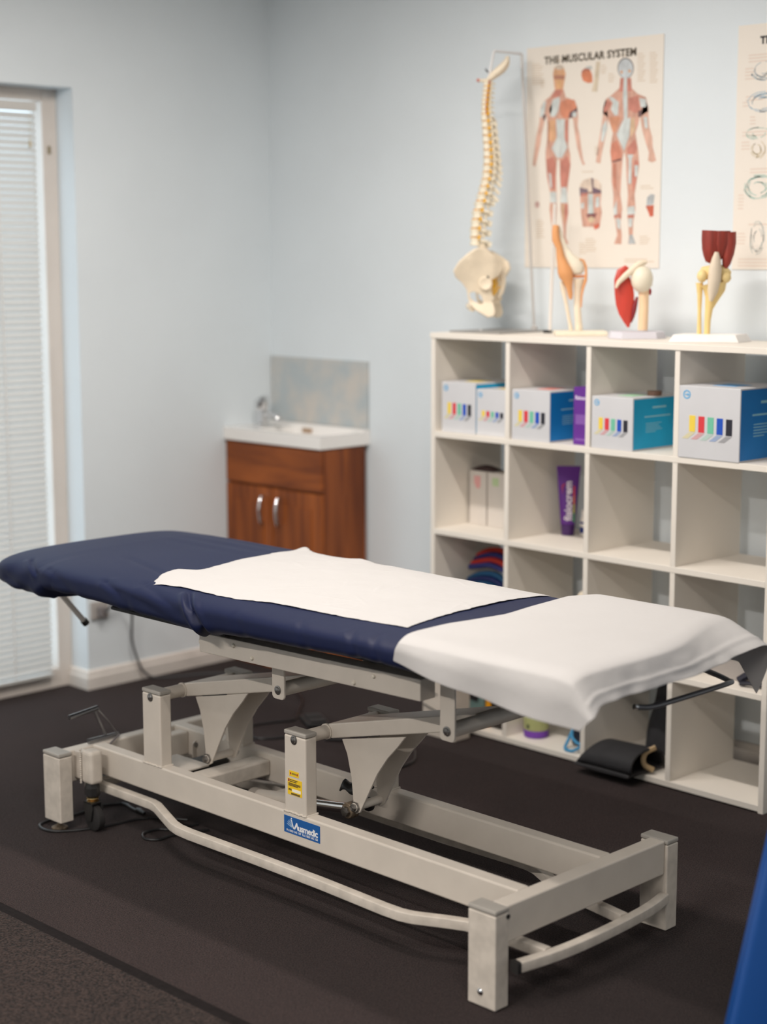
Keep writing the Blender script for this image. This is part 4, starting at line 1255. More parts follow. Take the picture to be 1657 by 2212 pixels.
lb(MB().loft(spline([(0.050, 0.05, 0.03), (0.045, 0.07, 0.10), (0.048, 0.10, 0.17), (0.052, 0.12, 0.262)], 5), [(0.046 + 0.001 * k, 0.055) for k in range(16)], 20), 'shaft', BOOT, t, smooth=True)
lb(MB().loft(spline([(0.082, -0.03, 0.075), (0.066, -0.055, 0.060), (0.066, -0.06, 0.030), (0.084, -0.04, 0.012)], 5), (0.004, 0.008), 8), 'strap', ink((176, 150, 112)), t, smooth=True)
# ================================================================== models on top of the shelf
ZS = ZTOPC + h
R45 = math.pi / 4

# ---- spine on its hanging stand. Local frame: x to the right as seen from the room, y away, z up
sp = thing('spine_model', 'flexible spine model with pelvis hanging from a wire stand on the shelf', 'anatomical model', (1.192, -0.183, ZS + 0.0004), R45)
K = 0.0014
def sx(px):
    return (px - 1048) * K
def sz(py):
    return 1.9716 - (py - 170) * 0.001379 - ZS
def w2l(x, y, z):
    """world point into the spine's frame"""
    v = Matrix.Rotation(-R45, 3, 'Z') @ (Vector((x, y, z)) - Vector(sp.location))
    return v
YELLOW = ink((242, 186, 52))
AMBER = ink((222, 170, 96))
CLINE = [(172, 1049), (200, 1046), (225, 1044), (253, 1045), (285, 1048), (320, 1051), (350, 1052), (380, 1049), (396, 1045), (418, 1040), (438, 1035), (457, 1030), (481, 1027), (506, 1025), (530, 1027)]
edges = [177 + 9.8 * k for k in range(7)] + [245.6 + 15.4 * k for k in range(12)] + [431 + 19.8 * k for k in range(6)]
vert_mesh = {}
def vertebra(w, hh, kind):
    m_ = MB()
    prof = [(0.86, -0.5), (1.0, -0.42), (0.90, 0.0), (1.0, 0.42), (0.86, 0.5)]
    n = 16
    vs, fs = [], []
    for r, z in prof:
        for k in range(n):
            a = 2 * math.pi * k / n
            vs.append((w * r * math.cos(a), w * 1.25 * r * math.sin(a), z * hh * 0.86))
    for i in range(len(prof) - 1):
        for k in range(n):
            k2 = (k + 1) % n
            fs.append((i * n + k, i * n + k2, (i + 1) * n + k2, (i + 1) * n + k))
    fs.append(tuple(range(n))[::-1])
    fs.append(tuple((len(prof) - 1) * n + k for k in range(n)))
    m_.add(vs, fs)
    # pedicles and arch
    for s in (-1, 1):
        m_.loft([(w * 0.6, s * w * 0.8, hh * 0.15), (w * 1.5, s * w * 0.9, hh * 0.12), (w * 2.0, s * w * 0.35, 0)], [w * 0.26, w * 0.30, w * 0.30], 8)
        tl = {'c': 1.5, 't': 2.1, 'l': 2.4}[kind]
        m_.loft([(w * 1.3, s * w * 0.8, hh * 0.1), (w * 1.7, s * w * tl, hh * 0.15)], [w * 0.36, w * 0.26], 8)
        m_.ball((w * 1.55, s * w * 0.95, -hh * 0.28), (w * 0.32, w * 0.30, hh * 0.42), 8, 6)
    if kind == 'c':
        m_.loft([(w * 1.8, 0, 0), (w * 2.9, 0, -hh * 0.35)], [(w * 0.3, w * 0.3), (w * 0.25, w * 0.2)], 8)
    elif kind == 't':
        m_.loft([(w * 1.7, 0, 0), (w * 2.4, 0, -hh * 0.45), (w * 3.05, 0, -hh * 1.15)], [(w * 0.34, hh * 0.36), (w * 0.28, hh * 0.32), (w * 0.22, hh * 0.24)], 8)
    else:
        m_.loft([(w * 1.6, 0, 0), (w * 2.3, 0, -hh * 0.12), (w * 3.0, 0, -hh * 0.25)], [(w * 0.22, hh * 0.34), (w * 0.20, hh * 0.36), (w * 0.18, hh * 0.30)], 8)
    return m_
for i in range(len(edges) - 1):
    py0, py1 = edges[i], edges[i + 1]
    pm = (py0 + py1) / 2
    kind = 'c' if i < 7 else ('t' if i < 19 else 'l')
    wpx = interp(i, [(0, 6.6), (6, 7.4), (7, 8.4), (18, 10.6), (19, 11.2), (23, 11.6)])
    cx = interp(pm, CLINE)
    slope = (interp(pm + 8, CLINE) - interp(pm - 8, CLINE)) / 16
    hh = (py1 - py0) * 0.001379
    o = lb(vertebra(wpx * K, hh, kind), 'vertebra', BONE2, sp, smooth=True, angle=1.0)
    bb = Vector(o.location)
    ang = math.atan(slope)
    o.location = Matrix.Rotation(ang, 3, 'Y') @ bb + Vector((sx(cx), 0, sz(pm)))
    o.rotation_euler = (0, ang, 0)
    if i > 0:
        lb(MB().lathe((sx(interp(py0, CLINE)), 0, sz(py0) - hh * 0.09), [(wpx * K * 0.8, 0), (wpx * K * 0.93, hh * 0.05), (wpx * K * 0.93, hh * 0.13), (wpx * K * 0.8, hh * 0.18)], 16), 'disc', AMBER, sp, smooth=True)
        for s in (-1, 1):
            lb(MB().loft([(sx(interp(py0, CLINE)) + wpx * K * 0.9, s * wpx * K * 0.5, sz(py0) + hh * 0.12), (sx(interp(py0, CLINE)) + wpx * K * 0.75, s * wpx * K * 1.15, sz(py0)), (sx(interp(py0, CLINE)) + wpx * K * 0.6, s * wpx * K * 1.6, sz(py0) - hh * 0.22)], [0.0040, 0.0044, 0.0030], 8), 'nerve_root', YELLOW, sp, smooth=True)
# dark red artery beside the neck
lb(MB().loft(spline([(sx(1054), -0.012, sz(176)), (sx(1050), -0.013, sz(205)), (sx(1047), -0.013, sz(235)), (sx(1049), -0.012, sz(252))], 4), 0.0022, 8), 'artery', ink((176, 84, 40)), sp, smooth=True)
# occipital plate and atlas
lb(MB().loft(spline([(sx(1050), 0, sz(176)), (sx(1064), 0, sz(163)), (sx(1080), 0, sz(150)), (sx(1089), 0, sz(138)), (sx(1092), 0, sz(126))], 4),
             [(0.012 + 0.0014 * min(k, 12), 0.0060 + 0.0075 * math.sin(math.pi * min(1, k / 15)) ** 0.8) for k in range(17)], 16, up=(-0.7, 0, 1)), 'occipital_plate', BONE, sp, smooth=True)
lb(MB().loft([(sx(1030), -0.004, sz(175)), (sx(1040), -0.004, sz(176)), (sx(1052), 0, sz(176))], [0.0042, 0.0050, 0.0080], 10), 'atlas', BONE, sp, smooth=True)
lb(MB().ball((sx(1030), -0.004, sz(175)), 0.0055), 'artery_stub', ink((205, 130, 120)), sp, smooth=True)
# sacrum and the two hip bones
sac = MB().loft(spline([(sx(1033), 0, sz(531)), (sx(1052), 0, sz(549)), (sx(1074), 0, sz(573)), (sx(1086), 0, sz(600)), (sx(1084), 0, sz(628)), (sx(1077), 0, sz(642))], 4),
                [(0.036 - 0.0014 * k, 0.017 - 0.0006 * k) for k in range(21)], 16, up=(1, 0, 0.6))
lb(sac, 'sacrum', BONE, sp, smooth=True)
for k in range(4):
    for s in (-1, 1):
        lb(MB().loft([(sx(1070 + 3 * k), s * 0.012, sz(590 + 9 * k)), (sx(1066 + 2 * k), s * 0.022, sz(600 + 9 * k)), (sx(1064), s * 0.026, sz(612 + 8 * k))], 0.0022, 6), 'nerve_root', YELLOW, sp, smooth=True)
HIP_O = [(1029, 534), (1022, 536), (1006, 547), (988, 564), (977, 583), (981, 595), (995, 607), (1006, 622), (1010, 640), (1014, 656), (1026, 668), (1044, 679), (1052, 684), (1064, 682), (1068, 672), (1064, 655), (1061, 648), (1066, 642), (1058, 628), (1051, 613), (1049, 604), (1062, 600), (1074, 592), (1082, 576), (1078, 560), (1064, 549), (1046, 538)]
HIP_H = [(1012, 632), (1018, 627), (1028, 629), (1038, 636), (1042, 648), (1042, 656), (1034, 655), (1024, 650), (1015, 643)]
def hip(side):
    """thick curved bone plate with its obturator opening; flares out at the crest"""
    bm = bmesh.new()
    def ring(pts):
        vs = [bm.verts.new((sx(a), 0, sz(b))) for a, b in pts]
        return [bm.edges.new((vs[i], vs[(i + 1) % len(vs)])) for i in range(len(vs))]
    ed = ring(HIP_O) + ring(HIP_H)
    bmesh.ops.triangle_fill(bm, use_beauty=True, edges=ed)
    bmesh.ops.subdivide_edges(bm, edges=bm.edges[:], cuts=2, use_grid_fill=True)
    bmesh.ops.triangulate(bm, faces=bm.faces[:])
    for v in bm.verts:
        zf = (v.co.z - sz(684)) / (sz(534) - sz(684))
        xf = (v.co.x - sx(977)) / (sx(1082) - sx(977))
        flare = 0.050 + 0.040 * max(0, zf - 0.45) ** 1.2 * (1.25 - xf) * 2.0
        if zf < 0.45:
            flare = 0.050 - 0.012 * (1 - abs(zf - 0.22) / 0.25) - (0.030 * max(0, 0.35 - xf) if zf < 0.3 else 0)
        if xf > 0.8 and zf > 0.5:
            flare -= 0.018 * (xf - 0.8) / 0.2
        v.co.y = side * flare
    vs = [tuple(v.co) for v in bm.verts]
    bm.verts.index_update()
    fs = [tuple(v.index for v in f.verts) for f in bm.faces]
    bm.free()
    return MB().add(vs, fs)
for s in (-1, 1):
    hm = hip(s)
    if s > 0:
        hm.v = [(a + 0.030, b, c - 0.004) for a, b, c in hm.v]
    hb = lb(hm, 'hip_bone', BONE, sp, smooth=True, solid=0.011, angle=2.5)
    m2 = hb.modifiers.new('round', 'BEVEL')
    m2.width = 0.003
    m2.segments = 2
    # socket rim and hole
    lb(MB().lathe((sx(1046) + (0.03 if s > 0 else 0), s * 0.056, sz(610)), [(0.017, 0), (0.021, s * 0.004), (0.018, s * 0.008), (0.006, s * 0.005)], 20, 'y'), 'hip_socket', BONE, hb, smooth=True)
    lb(MB().lathe((sx(1051) + (0.03 if s > 0 else 0), s * 0.0625, sz(596)), [(0.0035, 0), (0.0035, s * 0.002)], 12, 'y'), 'screw_hole', BLACKP, hb)
lb(MB().loft([(sx(1020), -0.030, sz(664)), (sx(1014), 0, sz(660)), (sx(1020), 0.030, sz(664))], 0.011, 12), 'pubic_symphysis', BONE, sp, smooth=True)
# stand
WIRE = mat('white_wire', (0.75, 0.74, 0.74), 0.35)
GREYP = mat('grey_steel_pole', (0.55, 0.53, 0.51), 0.4, metal=0.3)
basep = [w2l(1.130, -0.275, ZS), w2l(1.330, -0.275, ZS), w2l(1.330, -0.048, ZS), w2l(1.130, -0.048, ZS)]
lb(MB().prism([(p.x, p.y) for p in basep], 'z', 0.0, 0.0045), 'base_plate', mat('grey_base_plate', (0.33, 0.32, 0.31), 0.45, metal=0.3), sp, bevel=0.001)
lb(MB().ball(w2l(1.195, -0.205, ZS + 0.006), (0.004, 0.004, 0.003), 10, 6), 'screw', WIRE, sp, smooth=True)
pA, pB = w2l(1.283, -0.058, ZS + 0.004), w2l(1.218, -0.055, 2.050)
lb(MB().loft([pA, pB], 0.0042, 12), 'pole', GREYP, sp, smooth=True)
lb(MB().lathe(pA, [(0.010, 0), (0.010, 0.010), (0.006, 0.014)], 16), 'pole_socket', GREYP, sp, smooth=True)
pC = Vector((sx(1062), 0, sz(113)))
pD = Vector((sx(1053), 0, sz(166)))
lb(MB().loft([pB, pB.lerp(pC, 0.97), pC + Vector((0, 0, -0.006)), pD], 0.0038, 10), 'hanger_arm', WIRE, sp, smooth=True)
lb(MB().loft([(sx(1045), 0, sz(151)), (sx(1054), 0, sz(161))], 0.0028, 8), 'wing_screw', CHROME_D, sp, smooth=True)

# ---- helper frame for the small joint models: local x right as seen, y away, z up
def jm(name, label, x, y):
    return thing(name, label, 'anatomical model', (x, y, ZS + 0.0004), R45)
def track(o, sc, pts, k, depth=0.0):
    """(px, py, half width px) samples -> path and radii in metres about a base pixel o"""
    path = [((p[0] - o[0]) * k / sc, depth, (o[1] - p[1]) * k / sc) for p in pts]
    rad = [(p[2] * k / sc, p[2] * k / sc * (p[3] if len(p) > 3 else 0.8)) for p in pts]
    return path, rad
def limb(t, name, m, o, sc, pts, k, depth=0.0, n=14):
    pa, ra = track(o, sc, pts, k, depth)
    # loft puts its first radius across the path in the picture plane
    return lb(MB().loft(pa, [(b, a) for a, b in ra], n, up=(1, 0, 0.01)), name, m, t, smooth=True)
ORANGE = ink((226, 160, 104))
ORANGE2 = ink((212, 142, 96))
K1 = 0.00137
# knee with orange ligaments; base pixel frame of its own drawing (x 200..900, foot at 1330)
t = jm('knee_model', 'ligament knee joint model with orange bands on a cream base beside the poster', 1.535, -0.165)
o1, s1 = (560, 1318), 5.523
bx = MB().box(-0.066, 0.084, -0.045, 0.045, 0.0, 0.013)
lb(bx, 'base', BONE2, t, bevel=0.002)
limb(t, 'tibia', BONE, o1, s1, [(572, 660, 66), (572, 700, 62), (560, 800, 44), (562, 1000, 40), (578, 1180, 42), (582, 1262, 46)], K1)
limb(t, 'fibula', BONE, o1, s1, [(372, 690, 20), (392, 780, 30), (425, 920, 22), (460, 1100, 20), (494, 1262, 24)], K1, 0.006)
limb(t, 'femur', BONE2, o1, s1, [(320, 55, 24), (345, 160, 34), (390, 300, 44), (450, 400, 56), (510, 470, 84), (548, 530, 96), (556, 585, 80), (560, 612, 40)], K1)
limb(t, 'quadriceps_band', ORANGE, o1, s1, [(290, 40, 36), (285, 120, 42), (292, 210, 46), (330, 300, 38), (345, 400, 46), (372, 490, 62), (395, 560, 84), (418, 620, 86), (440, 680, 62), (456, 760, 40), (470, 850, 30), (476, 898, 16)], K1, -0.014)
limb(t, 'side_band', ORANGE, o1, s1, [(575, 432, 10), (620, 450, 14), (648, 520, 14), (652, 600, 16), (648, 680, 18), (620, 770, 14), (604, 860, 11), (600, 990, 8)], K1, -0.010)
limb(t, 'meniscus', ORANGE2, o1, s1, [(478, 632, 24), (560, 634, 22), (652, 628, 20)], K1, -0.004)
limb(t, 'rear_tab', ORANGE2, o1, s1, [(262, 228, 22), (300, 232, 30)], K1, -0.010)
# shoulder
REDM = mat('muscle_red', (0.58, 0.055, 0.035), 0.45, var=0.10, scale=60, stretch=(1, 1, 0.15))
t = jm('shoulder_model', 'shoulder joint model with bright red muscle on a pale grey plinth', 1.760, -0.180)
o2, s2 = (1240, 1365), 5.523
oc = []
for (a, b) in ((-0.078, -0.020), (-0.050, -0.055), (0.050, -0.055), (0.080, -0.020), (0.080, 0.030), (0.050, 0.050), (-0.050, 0.050), (-0.078, 0.030)):
    oc.append((a, b))
pl = MB()
n8 = len(oc)
pl.add([(a, b, 0) for a, b in oc] + [(a * 0.94, b * 0.9, 0.019) for a, b in oc], [tuple(range(n8))[::-1], tuple(range(n8, 2 * n8))] + [(i, (i + 1) % n8, n8 + (i + 1) % n8, n8 + i) for i in range(n8)])
lb(pl, 'base', ink((206, 204, 212)), t, bevel=0.001)
limb(t, 'scapular_muscle', REDM, o2, s2, [(1120, 560, 26, 0.5), (1075, 620, 72, 0.35), (1068, 700, 92, 0.32), (1085, 780, 108, 0.32), (1098, 880, 112, 0.32), (1106, 980, 106, 0.32), (1118, 1080, 84, 0.34), (1136, 1170, 48, 0.4), (1150, 1245, 12, 0.6)], K1, 0.004)
limb(t, 'muscle_strip', mat('muscle_dark_red', (0.22, 0.014, 0.022), 0.5), o2, s2, [(1240, 900, 14), (1218, 990, 26), (1205, 1060, 28), (1196, 1130, 16), (1180, 1190, 6)], K1, 0.000)
limb(t, 'scapular_spine', BONE, o2, s2, [(988, 800, 14), (1020, 735, 26), (1090, 665, 34), (1170, 600, 40), (1230, 545, 40), (1290, 515, 34), (1335, 510, 18)], K1, -0.014)
lb(MB().ball(((1285 - o2[0]) * K1 / s2, -0.008, (o2[1] - 700) * K1 / s2), (0.0315, 0.032, 0.038), 20, 12), 'humeral_head', BONE2, t, smooth=True)
limb(t, 'humerus', ink((240, 206, 168)), o2, s2, [(1300, 800, 66), (1312, 870, 58), (1314, 1000, 56), (1312, 1150, 56), (1308, 1275, 56)], K1, -0.004)
limb(t, 'tendon_stub', ink((170, 30, 48)), o2, s2, [(1375, 800, 16), (1388, 840, 18), (1384, 880, 12)], K1, 0.004)
limb(t, 'rear_bone', BONE, o2, s2, [(1395, 720, 22), (1398, 780, 18)], K1, 0.012)
# knee with thigh muscle
t = jm('knee_model', 'knee joint model with dark red thigh muscle on a wide white base', 2.018, -0.207)
o3_, s3_ = (350, 2130), 3.072
bs4 = [(-0.112, -0.030), (0.072, -0.058), (0.124, 0.020), (-0.066, 0.050)]
pl = MB()
pl.add([(a, b, 0) for a, b in bs4] + [(a * 0.88, b * 0.85, 0.021) for a, b in bs4], [(3, 2, 1, 0), (4, 5, 6, 7)] + [(i, (i + 1) % 4, 4 + (i + 1) % 4, 4 + i) for i in range(4)])
lb(pl, 'base', ink((246, 242, 238)), t, bevel=0.0015)
MUS = mat('thigh_muscle', (0.30, 0.040, 0.026), 0.5, var=0.22, scale=50, stretch=(1, 1, 0.12))
limb(t, 'thigh_muscle', MUS, o3_, s3_, [(365, 1466, 68, 0.8), (362, 1520, 66, 0.8), (358, 1580, 58, 0.8), (352, 1625, 44, 0.8), (338, 1655, 16, 0.8)], K1, 0.0)
limb(t, 'thigh_muscle', MUS, o3_, s3_, [(458, 1474, 42, 0.9), (462, 1540, 40, 0.9), (456, 1600, 36, 0.9), (446, 1660, 26, 0.9), (434, 1712, 5, 0.9)], K1, -0.006)
limb(t, 'thigh_muscle', MUS, o3_, s3_, [(408, 1467, 60, 0.9), (408, 1540, 58, 0.9), (404, 1600, 40, 0.9), (400, 1640, 14, 0.9)], K1, -0.002)
TEND = ink((222, 206, 184))
limb(t, 'patella_tendon', TEND, o3_, s3_, [(380, 1592, 12), (378, 1630, 26), (374, 1690, 38), (370, 1760, 40), (362, 1830, 30), (352, 1885, 10)], K1, -0.022)
limb(t, 'femur_condyle', ink((238, 212, 150)), o3_, s3_, [(296, 1700, 22), (340, 1715, 44), (400, 1712, 50), (445, 1715, 40), (478, 1718, 12)], K1, 0.0)
lb(MB().ball(((440 - 350) * K1 / 3.072, -0.008, (2130 - 1745) * K1 / 3.072), (0.017, 0.016, 0.015)), 'condyle', ink((238, 212, 150)), t, smooth=True)
lb(MB().ball(((302 - 350) * K1 / 3.072, -0.008, (2130 - 1735) * K1 / 3.072), (0.014, 0.015, 0.017)), 'condyle', ink((238, 212, 150)), t, smooth=True)
limb(t, 'tibia', ink((238, 208, 140)), o3_, s3_, [(372, 1780, 84), (380, 1820, 66), (368, 1870, 42), (352, 1930, 24), (346, 2000, 19), (344, 2084, 18)], K1, 0.0)
limb(t, 'fibula', ink((238, 208, 140)), o3_, s3_, [(292, 1775, 22), (296, 1850, 15), (297, 1960, 11), (298, 2084, 14)], K1, 0.004)

# ---- white rod with a black foot leaning on the wall
t = thing('white_rod', 'thin white rod with a black rubber foot, right of the spine stand', 'rod', (1.392, -0.115, ZS + 0.0004))
MB().loft([(1.392, -0.115, ZS + 0.008), (1.392, -0.100, 1.60)], 0.0052, 12).build('rod', mat('white_rod_enamel', (0.78, 0.73, 0.68), 0.4), t, smooth=True)
MB().box(1.372, 1.395, -0.124, -0.106, ZS + 0.0004, ZS + 0.009).build('rubber_foot', BLACKP, t, bevel=0.002)

# ================================================================== wall charts
PAPERC = mat('cream_chart_paper', (0.83, 0.765, 0.685), 0.5)
PX0, PZT = 1.1953, 2.0716
ch = thing('anatomy_chart', 'cream muscular system wall chart with front and back figures', 'poster', (PX0 + 0.254, 0, PZT - 0.66))
MB().box(PX0, PX0 + 0.508, -0.003, -0.0004, PZT - 0.66, PZT).build('sheet', PAPERC, ch)
text_mb('THE MUSCULAR SYSTEM', 0.0300, facing((PX0 + 0.070, -0.0035, PZT - 0.0520), (1, 0, 0), (0, 0, 1)), bold=0.0011, spacing=1.06).build('title_lettering', ink((70, 58, 40)), ch)
# drawing coordinates (a 1657-wide sheet drawing) -> chart metres, bilinear between the sheet's corners
CQ = [(92, 235), (1598, 75), (1538, 2600), (65, 2596)]
def chart(a, b):
    # inverse of the sheet quad by iteration
    u, v = 0.5, 0.5
    (x0, y0), (x1, y1), (x2, y2), (x3, y3) = CQ
    for _ in range(12):
        X = x0 * (1 - u) * (1 - v) + x1 * u * (1 - v) + x2 * u * v + x3 * (1 - u) * v - a
        Y = y0 * (1 - u) * (1 - v) + y1 * u * (1 - v) + y2 * u * v + y3 * (1 - u) * v - b
        Xu, Xv = (x1 - x0) * (1 - v) + (x2 - x3) * v, (x3 - x0) * (1 - u) + (x2 - x1) * u
        Yu, Yv = (y1 - y0) * (1 - v) + (y2 - y3) * v, (y3 - y0) * (1 - u) + (y2 - y1) * u
        D = Xu * Yv - Xv * Yu
        u -= (X * Yv - Xv * Y) / D
        v -= (Xu * Y - X * Yu) / D
    return PX0 + 0.508 * u, PZT - 0.66 * v
def patch(name, rgb, pts, layer, parent=ch):
    q = [chart(*p) for p in pts]
    y = -0.0030 - 0.00022 * layer
    bm = bmesh.new()
    vs = [bm.verts.new((a, y, b)) for a, b in q]
    es = [bm.edges.new((vs[i], vs[(i + 1) % len(vs)])) for i in range(len(vs))]
    bmesh.ops.triangle_fill(bm, use_beauty=True, edges=es)
    bm.verts.index_update()
    mb = MB().add([tuple(v.co) for v in bm.verts], [tuple(v.index for v in f.verts) for f in bm.faces])
    bm.free()
    return mb.build(name, pink(rgb) if layer > 0 and name != 'caption_print' else ink(rgb), parent)
def ell(cx, cy, rx, ry, n=20):
    return [(cx + rx * math.cos(2 * math.pi * k / n), cy + ry * math.sin(2 * math.pi * k / n)) for k in range(n)]
SAL, SAL2, RED, WHT2, GRY, ORA, BRN = (222, 172, 152), (228, 184, 164), (208, 138, 122), (216, 222, 220), (188, 192, 194), (228, 176, 136), (190, 134, 112)
# -- front figure
F = patch('figure_print', SAL, [(425, 660), (360, 745), (300, 790), (325, 960), (340, 1120), (330, 1200), (310, 1330), (310, 1420), (325, 1600), (360, 1770), (365, 1850), (355, 1960), (380, 2140), (385, 2300), (372, 2345), (420, 2345), (425, 2140), (440, 1960), (435, 1770), (430, 1600), (440, 1440), (455, 1400), (470, 1440), (475, 1600), (485, 1770), (480, 1960), (510, 2150), (520, 2300), (545, 2340), (572, 2335), (540, 2270), (545, 2150), (570, 1990), (555, 1800), (570, 1650), (595, 1480), (590, 1360), (570, 1280), (565, 1150), (575, 980), (640, 960), (672, 870), (640, 785), (540, 750), (515, 665)], 1)
patch('arm_print', SAL2, [(300, 785), (255, 850), (240, 950), (240, 1010), (225, 1080), (200, 1180), (185, 1290), (170, 1400), (160, 1480), (190, 1500), (215, 1400), (250, 1260), (265, 1150), (300, 1000), (325, 940)], 1)
patch('arm_print', SAL2, [(640, 780), (670, 860), (680, 960), (675, 1060), (695, 1150), (710, 1260), (725, 1360), (740, 1440), (760, 1470), (730, 1480), (700, 1400), (665, 1280), (645, 1150), (625, 1000), (600, 930)], 1)
patch('head_print', ORA, [(468, 405), (515, 430), (540, 500), (530, 560), (515, 640), (505, 690), (425, 690), (410, 630), (400, 550), (395, 500), (415, 430)], 2)
patch('skull_print', (216, 200, 184), ell(468, 432, 50, 26), 3)
patch('face_print', BRN, [(400, 520), (535, 520), (525, 560), (410, 560)], 3)
patch('face_print', (232, 182, 130), [(445, 565), (485, 565), (480, 650), (450, 650)], 3)
patch('neck_print', RED, [(430, 670), (510, 670), (470, 745), (400, 750), (370, 770)], 3)
patch('rib_print', WHT2, [(395, 775), (470, 745), (475, 790), (455, 900), (420, 960), (370, 960), (350, 890)], 3)
patch('muscle_print', SAL2, [(320, 850), (380, 800), (385, 880), (360, 960), (330, 950)], 3)
patch('muscle_print', (222, 146, 116), [(485, 800), (560, 770), (640, 780), (665, 860), (600, 920), (590, 970), (520, 975), (480, 930), (475, 860)], 3)
patch('shadow_print', (110, 88, 96), [(590, 910), (660, 870), (675, 895), (640, 910), (600, 975), (575, 970)], 4)
patch('bone_print', WHT2, ell(640, 935, 26, 30), 5)
patch('bone_print', WHT2, [(250, 880), (290, 800), (320, 790), (305, 870), (290, 960), (245, 970)], 3)
patch('shadow_print', (120, 96, 96), [(275, 940), (320, 940), (300, 1000), (285, 1000)], 4)
patch('belly_print', WHT2, [(430, 985), (530, 985), (525, 1180), (560, 1290), (500, 1400), (440, 1400), (380, 1300), (440, 1180)], 3)
patch('muscle_print', RED, [(535, 1000), (570, 990), (570, 1230), (540, 1230)], 3)
patch('muscle_print', (230, 180, 140), [(345, 1000), (420, 990), (425, 1220), (350, 1220)], 3)
patch('muscle_print', BRN, [(335, 1010), (352, 1010), (350, 1240), (330, 1250)], 4)
patch('thigh_print', RED, [(480, 1440), (560, 1380), (590, 1480), (570, 1640), (545, 1720), (490, 1720), (475, 1580)], 3)
patch('thigh_print', RED, [(320, 1420), (400, 1390), (430, 1470), (425, 1640), (415, 1740), (370, 1740), (330, 1620)], 3)
patch('bone_print', WHT2, [(345, 1560), (375, 1580), (385, 1720), (365, 1730)], 4)
patch('knee_print', WHT2, [(362, 1770), (432, 1770), (436, 1890), (366, 1890)], 3)
patch('knee_print', WHT2, [(492, 1720), (550, 1720), (560, 1890), (482, 1890)], 3)
patch('shin_print', RED, [(530, 1910), (568, 1910), (560, 2020), (535, 2110), (525, 2000)], 3)
patch('shin_print', (214, 178, 146), [(490, 1905), (525, 1905), (520, 2100), (500, 2060)], 3)
patch('shin_print', (214, 178, 146), [(385, 1910), (425, 1910), (415, 2100), (395, 2060)], 3)
# -- back figure
patch('figure_print', SAL, [(1140, 545), (1130, 650), (1050, 725), (985, 770), (955, 860), (950, 920), (1000, 960), (1030, 1040), (1060, 1130), (1040, 1230), (1030, 1330), (1045, 1480), (1045, 1650), (1065, 1800), (1065, 1950), (1085, 2090), (1105, 2240), (1070, 2335), (1150, 2338), (1155, 2250), (1140, 2100), (1160, 1950), (1140, 1800), (1150, 1600), (1165, 1400), (1180, 1330), (1200, 1400), (1205, 1600), (1220, 1800), (1210, 1950), (1220, 2100), (1230, 2250), (1220, 2335), (1300, 2335), (1270, 2250), (1275, 2090), (1300, 1950), (1290, 1800), (1320, 1600), (1340, 1480), (1330, 1330), (1315, 1230), (1300, 1130), (1330, 1040), (1345, 960), (1432, 900), (1430, 850), (1410, 750), (1320, 710), (1260, 650), (1255, 545)], 1)
patch('arm_print', SAL2, [(985, 770), (955, 860), (950, 960), (935, 1060), (915, 1180), (895, 1290), (880, 1400), (875, 1450), (925, 1460), (935, 1380), (965, 1240), (995, 1100), (1010, 980)], 1)
patch('arm_print', SAL2, [(1400, 750), (1435, 860), (1440, 1000), (1445, 1070), (1475, 1180), (1480, 1290), (1500, 1360), (1515, 1430), (1470, 1450), (1430, 1430), (1440, 1340), (1405, 1230), (1370, 1100), (1350, 960)], 1)
patch('head_outline_print', (128, 122, 122), ell(1197, 440, 87, 112), 2)
patch('skull_print', (208, 213, 216), ell(1197, 445, 78, 102), 3)
patch('head_mark_print', ORA, ell(1155, 482, 14, 18, 10), 4)
patch('head_mark_print', ORA, ell(1240, 470, 16, 16, 10), 4)
patch('neck_print', RED, [(1140, 545), (1185, 545), (1180, 690), (1130, 690)], 3)
patch('neck_print', RED, [(1210, 545), (1255, 545), (1262, 680), (1215, 690)], 3)
patch('spine_print', WHT2, [(1180, 545), (1212, 545), (1218, 980), (1250, 960), (1240, 1150), (1180, 1330), (1100, 1150), (1150, 1040), (1180, 980), (1168, 740)], 4)
patch('blade_print', WHT2, [(1010, 745), (1060, 750), (1125, 800), (1115, 940), (1080, 945), (1040, 880), (1060, 810)], 3)
patch('muscle_print', RED, [(960, 870), (1000, 780), (1050, 810), (1010, 880), (970, 920)], 3)
patch('muscle_print', (222, 158, 126), [(1020, 960), (1150, 960), (1090, 1110), (1060, 1130)], 3)
patch('muscle_print', RED, [(1230, 760), (1330, 730), (1350, 900), (1300, 920), (1230, 880)], 3)
patch('bone_print', WHT2, [(1340, 760), (1410, 770), (1415, 850), (1360, 860)], 4)
patch('shadow_print', (120, 92, 92), [(1330, 900), (1375, 880), (1360, 960), (1330, 960)], 4)
patch('muscle_print', (222, 190, 156), [(1245, 990), (1290, 960), (1300, 1100), (1250, 1180)], 3)
patch('bone_print', WHT2, [(945, 1060), (990, 990), (1000, 1080), (955, 1230), (930, 1220)], 3)
patch('bone_print', WHT2, [(1385, 960), (1425, 960), (1430, 1080), (1400, 1080)], 3)
patch('hip_print', (220, 144, 120), [(1045, 1250), (1100, 1210), (1150, 1330), (1150, 1400), (1050, 1440), (1035, 1340)], 3)
patch('hip_print', RED, [(1210, 1300), (1290, 1200), (1320, 1280), (1300, 1360), (1220, 1360)], 3)
patch('shadow_print', (128, 84, 80), [(1050, 1435), (1150, 1405), (1150, 1425), (1055, 1450)], 4)
patch('bone_print', WHT2, [(1215, 1365), (1280, 1365), (1260, 1420), (1255, 1680), (1225, 1680), (1230, 1420)], 4)
patch('thigh_print', RED, [(1290, 1420), (1335, 1440), (1310, 1640), (1270, 1780), (1265, 1600)], 3)
